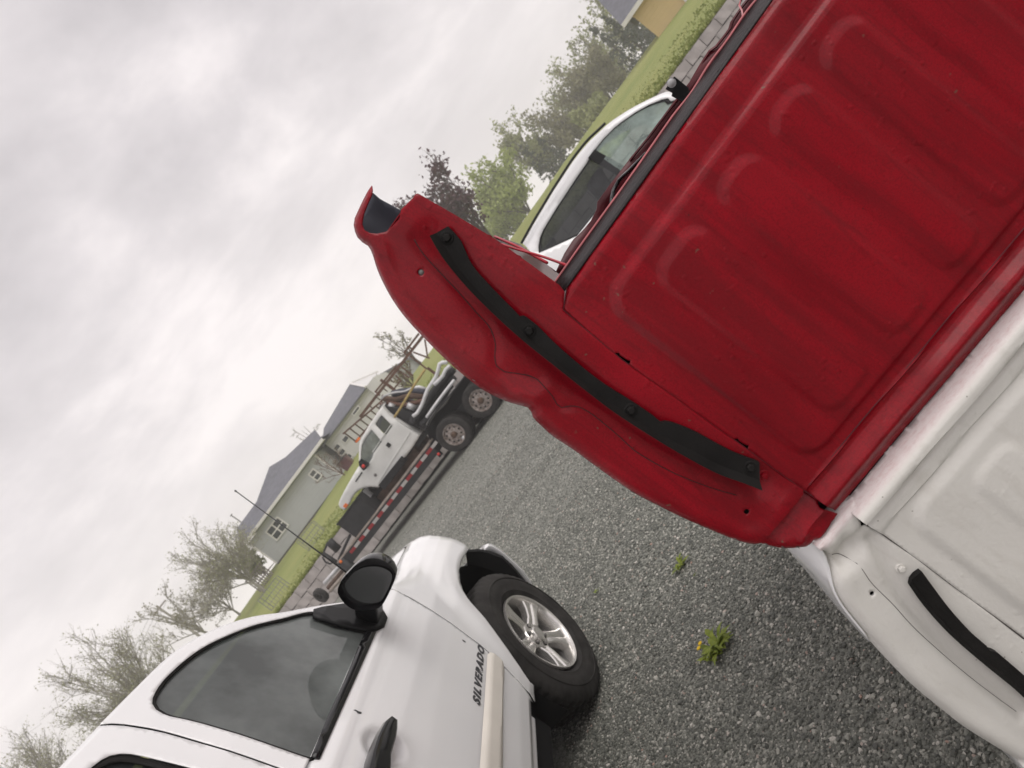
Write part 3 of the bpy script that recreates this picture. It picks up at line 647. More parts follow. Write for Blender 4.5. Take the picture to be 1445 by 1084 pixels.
wchan = crom(P([(1232, 762), (1247, 790), (1262, 822), (1285, 858), (1325, 903), (1375, 950), (1445, 1010)]), 0.006)
wfold = P([(1215, 742.5), (1205, 757), (1195, 770), (1182, 779), (1173, 784)])
def white_post(x, z):
    Q = np.c_[x, z]; d = pdist(Q, WE); y = 0.016 * (1 - sm(d, 0, 0.014)) ** 2 - 0.003 * np.exp(-((d - 0.02) / 0.01) ** 2)
    dw = pdist(Q, wwig); y = y + 0.0015 * np.exp(-(dw / 0.006) ** 2)
    y = y + 0.009 * np.exp(-(pdist(Q, wchan) / 0.0095) ** 2)
    F_ = np.array(wfold); df = pdist(Q, F_); up = np.interp(x, F_[::-1, 0], F_[::-1, 1])
    y = y + 0.020 * np.exp(-(pdist(Q, P([(1200, 775), (1190, 790)])) / 0.016) ** 2)
    m_ = sm(z - up, -0.002, 0.004) * (z > 0.93)
    y = y - 0.004 * m_ + 0.022 * sm(z, 0.984, 1.0)
    ridge = P([(1198.5, 712), (1190, 740), (1170, 782)]); a, b = ridge[0], ridge[2]
    sgn = (x - a[0]) * (b[1] - a[1]) - (z - a[1]) * (b[0] - a[0])
    y = y + m_ * 0.014 * sm(sgn * 12, 0.0, 0.06)
    return y + 0.0008 * np.sin(x * 43 + z * 19) * np.sin(z * 31)
hole3 = [np.array(P([(1231, 838)])[0]) + 0.0033 * np.array([math.cos(t), math.sin(t)]) for t in np.linspace(0, 2 * math.pi, 13)[:-1]]
end_in = [w_end + np.array([-0.0015, 0]), w_left[-1] + np.array([-0.0015, 0])]
panel('corner_post', WE + tailp + end_in + w_in, 0.0042, white_post, m['grey_white_paint'], wht, holes=[hole3])
mb = MB(); mb.tube(on_post(wwig, white_post, 0.0000), 0.0005, 5); mb.build('seam_line', m['joint_dark'], wht)
mb = MB(); mb.tube(on_post(dens(w_left[2:], 0.01, False), lambda x, z: 0 * x, -0.0002), 0.0009, 5); mb.build('panel_seam', m['joint_dark'], wht)
mb = MB(); c = P([(1231, 838)])[0]; mb.lathe([(0.0045, 0.006), (0.0, 0.012)], 12, 'y', (c[0], 0, c[1])); mb.build('drain_hole', m['dark_void'], wht)
mb = MB(); mb.prism([(-0.10, 0.40), (SX, 0.40), (SX, 0.985), (-0.04, 0.965), (-0.06, 0.93)], 0.024, 0.032); mb.build('inner_skin', m['dark_void'], wht)  # black sheet behind the slot and gaps, standing for their shade
hiW = P([(1295.5, 802), (1310, 822), (1335, 855), (1365, 888), (1387, 907), (1390, 913), (1397, 914), (1403, 917), (1430, 940), (1445, 953), (1490, 990)])
loW = P([(1274, 817.5), (1294, 846), (1330, 886), (1378, 928), (1420, 962), (1445, 985), (1480, 1012)])
seal('rubber_seal', hiW, loW, wht, -0.010, -0.016, m['rubber'])
bolt((1272, 802.5), wht, y=0.002, mat='grey_white_paint', rr=0.0052)
# curved outer side of the white bed, seen past its corner post
sil = crom(P([(1098, 752), (1115.5, 779), (1130, 795), (1147, 812.5), (1165, 836), (1183.5, 860), (1215, 895)], 0.09), 0.006)
fr_ = crom(P([(1143, 755), (1165, 783), (1169, 795), (1171.5, 802), (1175.4, 826.7), (1181, 842), (1191.6, 860), (1222, 898)]), 0.006)
def rs_(l, n):
    l = np.array(l); s_ = np.r_[0, np.cumsum(np.linalg.norm(np.diff(l, axis=0), axis=1))]; t = np.linspace(0, s_[-1], n); return np.c_[np.interp(t, s_, l[:, 0]), np.interp(t, s_, l[:, 1])]
A_, B_ = rs_(fr_, 40), rs_(sil, 40); mb = MB(); vs = []
yk = [0.006, 0.016, 0.035, 0.06, 0.09, 0.4, 1.2]; fk = [0.02, 0.30, 0.62, 0.86, 1.0, 1.0, 0.98]
for y, f in zip(yk, fk): vs += [(a[0] + (b[0] - a[0]) * f, y, a[1] + (b[1] - a[1]) * f) for a, b in zip(A_, B_)]
mb.add(vs, [(k * 40 + i, k * 40 + i + 1, (k + 1) * 40 + i + 1, (k + 1) * 40 + i) for k in range(len(yk) - 1) for i in range(39)])
mb.build('bedside_skin', m['white_car_paint'], wht, smooth=True, solid=0.002)
low = [q + np.array([0.004, 0]) for q in (WE[int(len(WE) * 0.30):] + tailp)]
skin('lower_skin', low, m['white_car_paint'], wht, 1.2, 0.018)
mb = MB(); mb.box(-0.06, SX, 0.05, 1.2, 0.962, 0.978); mb.build('bed_floor', m['dark_primer'], wht)
# timbers under the stack
zb = float(min(q[1] for q in tailp)); tr_ = 0
for k, (yy, lab) in enumerate(((0.15, 'timber block under the white bed, nearer one'), (0.95, 'timber block under the white bed, farther one'))):
    mb = MB(); mb.box(-0.10, SX - 0.1, yy, yy + 0.14, 0.0, zb); o = mb.build('timber_block', m['weathered_wood'], None, bevel=0.006); o.location = tuple(BOX.o); o.rotation_euler = (0, 0, BY)
    tag(o, lab, 'timber', 'timbers under the beds')
# ================================================================== white pickup on the left
TK = Frame((-0.89, 3.73), R(90 - 5.33))
door_z = np.array([0.36, 0.44, 0.475, 0.54, 0.62, 0.75, 0.90, 1.00, 1.10, 1.17, 1.205, 1.24, 1.40, 1.60, 1.70, 1.77, 1.81, 1.835, 1.85])
door_y = np.array([0.060, 0.030, 0.014, 0.002, -0.004, -0.008, -0.006, 0.002, 0.016, 0.032, 0.045, 0.058, 0.112, 0.190, 0.235, 0.285, 0.345, 0.43, 0.56])
fen_z = np.array([0.36, 0.60, 0.75, 0.92, 1.00, 1.06, 1.105, 1.14, 1.162, 1.18, 1.195])
fen_y = np.array([0.02, 0.000, -0.006, -0.002, 0.010, 0.028, 0.055, 0.095, 0.15, 0.25, 0.42])
def cab_y(x, z): return np.interp(z, door_z, door_y)
ARCH = None
def fen_raw(x, z):
    zz = z + 0.022 * np.clip(x + 0.4, 0, 2) ** 1.3
    b = sm(x, -0.66, -0.02); y = np.interp(zz, fen_z, fen_y) * b + np.interp(z, door_z, door_y) * (1 - b)
    return y + 1.25 * np.clip(x - 0.17, 0, 2) ** 2
S_ = lambda pts, f=cab_y: [TK.surf(x, y, f) for x, y in pts]
arch_px = [(752.4, 968.6), (748, 961), (740, 949.5), (732, 938), (708.7, 908), (682, 874.5), (669, 860), (660, 849.3), (652, 836), (648, 824), (646.5, 807), (649, 796), (652, 789)]
arch = S_(arch_px, fen_raw) + [np.array([0.14, 0.893])]; print('arch', [tuple(np.round(a, 2)) for a in arch])
ax_ = arch[-1]; arch_front = [ax_ + np.array(d) for d in ((0.07, -0.008), (0.15, -0.018), (0.24, -0.03))]
ARCH = crom(arch[1:] + arch_front, 0.02)
def fen_y_(x, z):
    d = pdist(np.c_[x, z], ARCH); y = fen_raw(x, z)
    return y - 0.020 * (1 - sm(d, 0.06, 0.20)) * sm(x, -0.75, -0.45) + 0.018 * (1 - sm(d, 0, 0.03)) ** 2 * 0.6
truck = thing('pickup_truck', TK, 'white crew cab pickup with black mirror parked at lower left, wheel turned out', 'pickup truck')
seam_px = [(549, 842), (567, 844), (584, 849), (600, 858), (614.7, 867.8), (641.5, 886), (662, 898.5), (675, 908), (691, 921.5), (705.4, 935), (718, 947), (729, 958.5), (741, 972), (752, 990)]
seam = [np.array(q) for q in ((-0.664, 1.205), (-0.668, 1.16), (-0.676, 1.10), (-0.688, 1.0))] + S_(seam_px[6:], fen_raw); print('seam', [tuple(np.round(a, 2)) for a in seam])
zt = lambda x: 1.168 - 0.022 * max(0, x + 0.4) ** 1.3 + 0.037 * float(sm(np.array(-x), 0.25, 0.68))
xs_ = np.linspace(seam[0][0] + 0.01, 0.54, 14); topl = [np.array([x, zt(x)]) for x in xs_]
topl[0] = seam[0] + np.array([0.006, 0.0])
front = [np.array([0.52, 0.97]), np.array([0.48, 0.90])]
fend = [q + np.array([0.004, 0.0]) for q in seam[::-1]]
fen_o = panel('front_fender', topl + front + [q for q in (arch + arch_front)[::-1]] + [seam[-1] + np.array([0.03, -0.02])] + fend[1:-1], 0.009, fen_y_, m['white_car_paint'], truck, thick=0.002)
# hood: from the fender tops across to the far side
mb = MB(); xs_ = np.linspace(-0.655, 0.93, 22); ts = [0.0, 0.06, 0.16, 0.3, 0.5, 0.7, 0.84, 0.94, 1.0]; vs = []
for x in xs_:
    z0 = zt(x) + 0.003; y0 = float(fen_raw(np.array([x]), np.array([zt(x)]))[0]) + 0.012; y1 = 1.86 - y0
    for t in ts: vs.append((x, y0 + (y1 - y0) * t, z0 + 0.045 * math.sin(math.pi * t) ** 0.6 - (0.25 * max(0, x - 0.75) ** 1.0)))
k = len(ts); mb.add(vs, [(i * k + j, i * k + j + 1, (i + 1) * k + j + 1, (i + 1) * k + j) for i in range(len(xs_) - 1) for j in range(k - 1)])
mb.build('hood', m['white_car_paint'], truck, smooth=True, solid=0.003)
# far-side and front body mass so nothing is hollow
mb = MB(); mb.prism([(-0.60, 0.50), (-0.62, 1.08), (0.70, 1.05), (0.86, 0.62), (0.60, 0.95), (-0.20, 0.95), (-0.58, 0.62)], 0.62, 1.40); mb.build('engine_bay', m['dark_void'], truck)
mb = MB(); mb.prism([(-5.2, 0.5), (-5.2, 1.2), (-0.9, 1.2), (-0.6, 1.08), (0.75, 1.0), (0.9, 0.6), (0.42, 0.56), (0.3, 0.85), (-0.45, 0.85), (-0.6, 0.5)], 1.82, 1.86); mb.build('left_side', m['white_car_paint'], truck)
mb = MB(); mb.box(0.80, 0.86, 0.55, 1.35, 0.62, 0.86); mb.build('grille', m['black_plastic'], truck, bevel=0.02)
for y_ in (0.40, 1.36): mb = MB(); mb.box(0.66, 0.84, y_, y_ + .16, 0.72, 0.92); mb.build('headlight', m['galvanised'], truck, bevel=0.02)
# wheel house
mb = MB(); vs = []; n = 20; cx_, cz_, rr = -0.13, 0.42, 0.50
for i in range(n + 1):
    t = R(-20) + R(220) * i / n
    for y in (0.035, 0.62): vs.append((cx_ + (rr + 0.03) * math.cos(t), y, cz_ + rr * math.sin(t)))
mb.add(vs, [(2 * i, 2 * i + 1, 2 * i + 3, 2 * i + 2) for i in range(n)]); mb.box(-0.75, 0.6, 0.62, 0.64, 0.1, 1.0)
mb.build('wheel_house', m['dark_void'], truck, smooth=True, autos=40)
# door skin with handle cup
cup = S_([(543, 1052)])[0]; belt = 1.211
rear_seam = [np.array([-2.02, belt]), np.array([-2.03, 0.95]), np.array([-2.00, 0.70]), np.array([-1.97, 0.475])]
def door_fn(x, z):
    b = sm(x, -0.66, -0.02); y = fen_raw(x, z) * b + cab_y(x, z) * (1 - b)
    d = np.hypot((x - cup[0]) / 1.15, z - cup[1]); y = y + 0.016 * (1 - sm(d, 0.045, 0.075))
    y = y + 0.010 * (1 - sm(np.abs(z - (belt - 0.0)), 0, 0.02))
    return y - 0.005 * np.exp(-((z - 1.155) / 0.02) ** 2)
dbot = [np.array([x, 0.474]) for x in np.linspace(-1.97, seam[-1][0] - 0.02, 12)]
dtop = [np.array([x, belt]) for x in np.linspace(seam[0][0] - 0.004, -2.02, 14)]
door = panel('front_door', dtop + rear_seam[1:] + dbot[1:] + [q - np.array([0.004, 0]) for q in seam[::-1]], 0.014, door_fn, m['white_car_paint'], truck, thick=0.002)
mb = MB(); mb.prism([(-5.0, 0.42), (-5.0, 0.476), (seam[-1][0] - .05, 0.476), (seam[-1][0] - .05, 0.42)], 0.05, 0.12); mb.build('rocker', m['white_car_paint'], truck, bevel=0.01)
mb = MB(); mb.box(-5.0, -0.72, 0.10, 1.8, 0.30, 0.50); mb.build('underbody', m['dark_void'], truck)
# rear door lower skin and box (outside the frame, keeps the truck whole)
panel('rear_door', [np.array(q) for q in ((-2.028, belt), (-2.038, 0.95), (-2.008, 0.70), (-1.978, 0.474), (-2.75, 0.474), (-2.95, 0.75), (-3.0, belt))], 0.03, cab_y, m['white_car_paint'], truck, thick=0.002)
panel('box_side', [np.array(q) for q in ((-3.03, 1.20), (-2.98, 0.75), (-3.05, 0.5), (-3.3, 0.5), (-3.42, 0.8), (-3.7, 0.95), (-4.0, 0.8), (-4.12, 0.5), (-5.2, 0.5), (-5.2, 1.2))], 0.05, cab_y, m['white_car_paint'], truck, thick=0.002)
# window frame, glass
out_px = [(536, 846), (510, 848), (480, 850.5), (440, 856.5), (400, 864), (360, 869.5), (320, 881), (288, 894.5), (262, 909), (236.5, 927.5), (215, 947.5), (195, 967.5), (165, 997.5), (141, 1022)]
glass_px = [(522, 893), (500, 886), (470, 874), (441, 863), (400, 872), (357, 882.5), (322, 896), (292.5, 910), (268, 926), (245, 945.5), (229, 962), (219, 977), (215.5, 985), (215, 993), (220, 1001.5), (230, 1007.5), (240, 1011), (262, 1015.5), (284, 1021), (325, 1033), (368, 1047), (405, 1060), (438, 1071), (444, 1071.5), (449, 1067), (466, 1032), (490, 975), (512, 920)]
seam_r = [(157.6, 1020.5), (176, 1021.5), (232, 1031.5), (284, 1046.5), (325, 1058.5), (360, 1070.5), (400, 1085)]
FO = S_(out_px); FG = crom(S_(glass_px), 0.02, True); SR = S_(seam_r)
print('roof', [tuple(np.round(a, 2)) for a in FO]); print('glass', [tuple(np.round(a, 2)) for a in S_(glass_px)][::3])
def pull(z_): return z_
fo = FO + SR + [np.array([-2.03, belt + 0.002])] + [np.array([x, belt + 0.002]) for x in np.linspace(-1.98, -0.99, 8)]
GC = np.array(FG).mean(0)
def frame_fn(x, z):
    d = pdist(np.c_[x, z], FG, True); ins = inpoly(np.c_[x, z], FG)
    return cab_y(x, z)
panel('door_frame', crom(FO, 0.03) + crom(SR, 0.03) + fo[len(FO) + len(SR):], 0.011, frame_fn, m['white_car_paint'], truck, holes=[FG], thick=0.002)
gas_in = [q + (GC - q) * 0.022 for q in FG]
panel('window_seal', FG, 0.03, lambda x, z: cab_y(x, z) + 0.004, m['rubber'], truck, holes=[[q + (GC - q) * 0.030 for q in FG]], grid=False, thick=0.004)
panel('window_glass', [q + (GC - q) * 0.02 for q in FG], 0.06, lambda x, z: cab_y(x, z) + 0.014, m['tinted_glass'], truck, thick=0)
bs = S_([(534, 884), (528, 897), (505, 949), (480, 1004), (449.5, 1072), (437.5, 1069), (462, 1010), (486, 958), (504, 915), (512, 897), (520, 882)])
panel('belt_strip', bs, 0.03, lambda x, z: cab_y(x, z) - 0.006, m['glossy_black'], truck, thick=0.008, autos=20)
mb = MB(); sr_ = crom(SR, 0.03); mb.tube([(q[0] + .002, float(cab_y(np.array([q[0]]), np.array([q[1]]))[0]) + .022, q[1]) for q in sr_], 0.016, 6); mb.build('gap_backing', m['rubber'], truck, smooth=True)  # black backing tube added to keep the door gap dark
# rear door frame and its glass
rs2 = S_([(140, 1024.5), (157.6, 1023.5), (176, 1024.5), (232, 1034.5), (284, 1049.5), (325, 1061.5), (360, 1073.5), (400, 1088)])
rt = S_([(83, 1084), (62, 1107), (40, 1131)])
rg = crom(S_([(122, 1092), (128.5, 1083), (143, 1072), (155, 1066), (170, 1063), (185, 1063.5), (201, 1066.5), (234, 1074.5), (267.6, 1083), (320, 1099), (365, 1113)]) + [np.array([-2.12, 1.235]), np.array([-2.86, 1.235]), np.array([-2.90, 1.45])], 0.02, True)
panel('rear_door_frame', rs2 + [np.array([-2.04, belt + 0.002]), np.array([-3.0, belt + 0.002]), np.array([-3.05, 1.66]), np.array([-2.9, rt[-1][1]])] + rt[::-1], 0.015, cab_y, m['white_car_paint'], truck, holes=[rg], thick=0.002)
RC = np.array(rg).mean(0)
panel('rear_window_seal', rg, 0.03, lambda x, z: cab_y(x, z) + 0.004, m['rubber'], truck, holes=[[q + (RC - q) * 0.05 for q in rg]], grid=False, thick=0.004)
panel('rear_window_glass', [q + (RC - q) * 0.03 for q in rg], 0.06, lambda x, z: cab_y(x, z) + 0.014, m['dark_glass'], truck, thick=0)
# roof sheet, windscreen, far side frame
rl = [(q[0], float(cab_y(np.array([q[0]]), np.array([q[1]]))[0]), q[1]) for q in FO + rt]
def across_sheet(pts, name, mat, crown, t0=0.012):
    mb = MB(); ts = [0, 0.05, 0.15, 0.35, 0.65, 0.85, 0.95, 1.0]; vs = []
    for x, y, z in pts:
        y1 = 1.86 - y
        for t in ts: vs.append((x + (0.05 * math.sin(math.pi * t) if name == 'windscreen' else 0), y + (y1 - y) * t, z - 0.001 + crown * (math.sin(math.pi * t)) ** 0.7))
    k = len(ts); mb.add(vs, [(i * k + j, i * k + j + 1, (i + 1) * k + j + 1, (i + 1) * k + j) for i in range(len(pts) - 1) for j in range(k - 1)])
    return mb.build(name, m[mat], truck, smooth=True, solid=0.002)
ir = max(i for i, q in enumerate(rl[:len(FO)]) if q[2] < 1.58)
across_sheet(rl[ir:], 'roof', 'white_car_paint', 0.03); across_sheet(rl[:ir + 1], 'windscreen', 'tinted_glass', 0.0)
mb = MB(); mb.box(-3.05, -2.95, 0.2, 1.66, 0.5, 1.68); mb.build('cab_back', m['interior_grey'], truck)
mb = MB(); mb.box(-3.0, -0.75, 0.12, 1.8, 0.52, 0.56); mb.build('cab_floor', m['interior_grey'], truck)
mb = MB(); mb.prism([(-1.05, 0.75), (-0.72, 0.75), (-0.70, 1.12), (-0.95, 1.17), (-1.08, 1.05)], 0.15, 1.7); mb.build('dashboard', m['seat_cloth'], truck, bevel=0.02)
sx = [TK.on(x, y, 0.42) for x, y in ((446, 918), (470, 908), (500, 905), (520, 930), (505, 985), (470, 1010), (440, 1006), (432, 985), (432, 955))]
mb = MB(); mb.prism([tuple(q) for q in crom(sx, 0.03, True)], 0.34, 0.66); mb.build('dark_reflection', m['seat_cloth'], truck, bevel=0.03)  # dark reflection zone of the side glass, built as a solid shape
for yy in (0.30, 1.05):
    mb = MB(); mb.prism([(-1.75, 0.85), (-1.30, 0.80), (-1.22, 0.66), (-1.75, 0.62), (-1.95, 0.95), (-1.98, 1.28), (-1.86, 1.30)], yy, yy + 0.5); mb.build('seat', m['seat_cloth'], truck, bevel=0.04)
# mirror: sail on the door corner, arm, housing, glass
sail = S_([(440, 863), (452, 859.5), (491, 853.5), (520, 852), (537, 862), (544.5, 875), (540.5, 886.5), (528, 892), (505, 889), (480, 884), (440, 871.5)])
panel('mirror_sail', sail, 0.03, lambda x, z: cab_y(x, z) - 0.012 + 0.0 * x, m['black_plastic'], truck, thick=0.016, autos=20)
XM = -1.13
hous = [TK.across(x, y, XM) for x, y in ((477.7, 833), (480, 822.6), (485, 813), (492.6, 805), (501, 796), (510, 789.5), (518, 785.5), (526, 784), (535, 784.5), (543, 787.5), (550, 792), (556, 798.5), (560, 806), (559, 815), (552, 831), (546, 843), (540, 852), (531, 856.5), (510, 858.5), (498, 856), (487, 848))]
mg = [TK.across(x, y, XM) for x, y in ((487, 824), (493, 815), (500, 807), (512, 801), (525, 799), (537, 800), (547, 804), (553.5, 811), (551, 823), (544, 838), (537, 848), (520, 850.5), (503, 846), (491, 835))]
hous = crom(hous, 0.012, True); mg = crom(mg, 0.012, True); hc = np.array(hous).mean(0); print('mirror centre', hc, np.ptp(np.array(hous), 0))
mb = MB(); n = len(hous); ring = [(-0.012, 0.965), (-0.022, 0.985), (-0.010, 1.0), (0.025, 0.99), (0.055, 0.93), (0.080, 0.82), (0.098, 0.62), (0.106, 0.3)]; vs = []
vs += [(XM + 0.006, hc[0] + (q[0] - hc[0]) * 0.90, hc[1] + (q[1] - hc[1]) * 0.90) for q in hous]
for dx, s_ in ring: vs += [(XM + dx, hc[0] + (q[0] - hc[0]) * s_, hc[1] + (q[1] - hc[1]) * s_) for q in hous]
K = len(ring) + 1
mb.add(vs, [(k * n + i, k * n + (i + 1) % n, (k + 1) * n + (i + 1) % n, (k + 1) * n + i) for k in range(K - 1) for i in range(n)] + [tuple((K - 1) * n + i for i in range(n)), tuple(range(n - 1, -1, -1))])
mir = mb.build('mirror', m['glossy_black'], truck, smooth=True, autos=50)
g = MG('mirror_glass'); g.set(Base_Color=(0.13, 0.133, 0.133), Metallic=0.9, Roughness=0.2); g.bump(g.noise(60, 3), 0.05, 0.002)
mb = MB(); vs = [(XM - 0.004, q[0], q[1]) for q in mg] + [(XM - 0.004 - 0.001, hc[0], hc[1] + 0.008)]; mb.add(vs, [(i, (i + 1) % len(mg), len(mg)) for i in range(len(mg))]); mb.build('mirror_glass', m['mirror_glass'], mir, smooth=True)
a0 = TK.across(502, 853, XM + 0.06); a1 = TK.across(536, 850, XM + 0.06); s0 = S_([(497, 876), (533, 880)])
mb = MB(); mb.add([(XM + 0.02, a0[0], a0[1]), (XM + 0.02, a1[0], a1[1]), (XM + 0.13, a1[0], a1[1]), (XM + 0.13, a0[0], a0[1]),
                   (s0[0][0], 0.05, s0[0][1]), (s0[1][0], 0.05, s0[1][1] - 0.01), (s0[1][0] + 0.12, 0.05, s0[1][1] - 0.01), (s0[0][0] + 0.12, 0.05, s0[0][1])],
                  [(0, 1, 2, 3), (7, 6, 5, 4), (0, 4, 5, 1), (1, 5, 6, 2), (2, 6, 7, 3), (3, 7, 4, 0)]); mb.build('mirror_arm', m['black_plastic'], truck, bevel=0.008)
# door handle, moulding, lettering, chips
hp = [TK.on(x, y, -0.040) for x, y in ((552.7, 1010), (561, 1016), (561, 1028), (559, 1042), (552, 1066), (551.5, 1084), (549, 1112), (536, 1122), (524, 1112), (521.6, 1084), (525, 1062), (532, 1040), (537.5, 1028), (543.4, 1017))]
hpc = np.array(hp).mean(0)
mb = MB(); n = len(hp); vs = []
for y_, s_ in ((0.0, 0.92), (-0.030, 1.0), (-0.042, 0.93), (-0.046, 0.7)): vs += [(hpc[0] + (q[0] - hpc[0]) * (1 - (1 - s_) * 0.3), y_, hpc[1] + (q[1] - hpc[1]) * s_) for q in hp]
mb.add(vs, [(k * n + i, k * n + (i + 1) % n, (k + 1) * n + (i + 1) % n, (k + 1) * n + i) for k in range(3) for i in range(n)] + [tuple(3 * n + i for i in range(n))]); mb.build('door_handle', m['glossy_black'], truck, smooth=True, autos=35)
mo = S_([(687, 925), (690.5, 921.5), (695, 924), (706, 934.5), (710.5, 941), (711, 950), (709.4, 980), (708.4, 1084)]) + [np.array([-1.97, 0.622]), np.array([-1.97, 0.712])] + S_([(676, 1084), (683.5, 980)])
panel('side_moulding', mo, 0.012, lambda x, z: cab_y(x, z) - 0.004 - 0.014 * sm(pdist(np.c_[x, z], mo, True), 0, 0.016), m['cream_plastic'], truck, thick=0)
cu_ = bpy.data.curves.new('lettering', 'FONT'); cu_.body = 'SILVERADO'; cu_.size = 0.066; cu_.shear = 0.28; cu_.offset = 0.0024; cu_.extrude = 0.0012; cu_.space_character = 1.28
tmp = bpy.data.objects.new('lettering', cu_); C.objects.link(tmp); bpy.context.view_layer.update()
me = bpy.data.meshes.new_from_object(tmp.evaluated_get(bpy.context.evaluated_depsgraph_get())); bpy.data.objects.remove(tmp)
t0, t1 = S_([(671.5, 993), (677.5, 911)]); co = np.array([v.co[:] for v in me.vertices]); mn_, mx_ = co.min(0), co.max(0)
for v in me.vertices:
    fx = (v.co.x - mn_[0]) / (mx_[0] - mn_[0]); fz = (v.co.y - mn_[1]) / (mx_[1] - mn_[1]); z_ = 0.7305 + 0.034 * fz
    x_ = t0[0] + (t1[0] - t0[0]) * fx; v.co = (x_, -0.0085 - (v.co.z - mn_[2]) - 0.0002, z_)
lt = bpy.data.objects.new('lettering', me); C.objects.link(lt); lt.parent = truck; me.materials.append(m['deco_stripe'])
chips = [[(497, 1004), (500, 1003.5), (505, 1005), (510, 1006), (509, 1008), (504, 1008), (501, 1005.5)], [(652, 903), (656, 905), (657, 907), (653, 905)], [(699, 926.5), (703, 929), (702, 930.5)]]
mb = MB()
for ch in chips:
    q = S_(ch); b = len(q); mb = MB(); mb.add([(p[0], float(door_fn(np.array([p[0]]), np.array([p[1]]))[0]) - 0.0012, p[1]) for p in q], [tuple(range(b))]); mb.build('paint_chip', m['deco_stripe'], truck, solid=0.0006)
# bumper end ahead of the wheel
bx = 0.58
bo = [TK.across(x, y, bx) for x, y in ((683, 777), (690, 770), (699, 773.5), (709, 780), (722, 791.5), (735.6, 804), (744, 814.5), (750.7, 825), (753, 834), (752, 840))]
bi = [TK.across(x, y, bx) for x, y in ((688, 780), (698, 781.5), (708, 787), (722, 800), (733, 811), (741, 821), (747, 831), (748.5, 838))]
print('bumper', bo[0], bo[-1])
mb = MB(); BO, BI = rs_(crom(bo, 0.01), 24), rs_(crom(bi, 0.01), 24); vs = []
for x_, f, yo_ in ((bx, 0.0, 0), (bx + 0.04, -0.06, .004), (bx + 0.15, 0.0, .06), (bx + 0.30, 0.3, .30)):
    vs += [(x_, a[0] + (b[0] - a[0]) * f + yo_, a[1] + (b[1] - a[1]) * f) for a, b in zip(BO, BI)]
vs += [(bx, b[0], b[1]) for b in BI]
mb.add(vs, [(k * 24 + i, k * 24 + i + 1, (k + 1) * 24 + i + 1, (k + 1) * 24 + i) for k in range(3) for i in range(23)] + [(4 * 24 + i, 4 * 24 + i + 1, i + 1, i) for i in range(23)])
mb.build('front_bumper', m['white_car_paint'], truck, smooth=True, autos=40, solid=0.003)
ln = [TK.across(x, y, 0.42) for x, y in ((657, 779), (676, 778), (690, 780.5), (709, 788), (723, 801), (741, 822), (749.5, 838), (700, 856), (664, 830))]
mb = MB(); mb.add([(0.42, q[0], q[1]) for q in ln] + [(0.46, q[0], q[1]) for q in ln], [tuple(range(9)), tuple(range(17, 8, -1))] + [(i, (i + 1) % 9, (i + 1) % 9 + 9, i + 9) for i in range(9)]); mb.build('dark_fill', m['dark_void'], truck)  # black sheet added to fill the shaded opening between arch and bumper
mb = MB(); mb.box(0.55, 0.60, 0.25, 1.6, 0.36, 0.74); mb.box(0.62, 0.9, 0.18, 1.68, 0.40, 0.70); mb.build('bumper_core', m['dark_void'], truck)
# antenna on the fender
tipA = TK.on(332.5, 693, 0.17); basA = TK.on(478, 800, 0.17); d = (tipA - basA) / np.linalg.norm(tipA - basA); bas2 = basA - d * 0.14
mb = MB(); mb.tube([(bas2[0], 0.17, bas2[1]), (basA[0], 0.17, basA[1]), (tipA[0], 0.17, tipA[1])], [0.0042, 0.0036, 0.0022], 6); mb.lathe([(0.0, 0.006), (0.0042, 0.003), (0.0042, -0.003), (0, -0.006)], 8, 'z', (tipA[0], 0.17, tipA[1]))
mb.lathe([(0.02, -0.03), (0.014, 0.0), (0.004, 0.03)], 12, 'z', (bas2[0], 0.17, bas2[1])); mb.build('antenna', m['glossy_black'], truck, smooth=True); print('antenna', bas2, tipA)
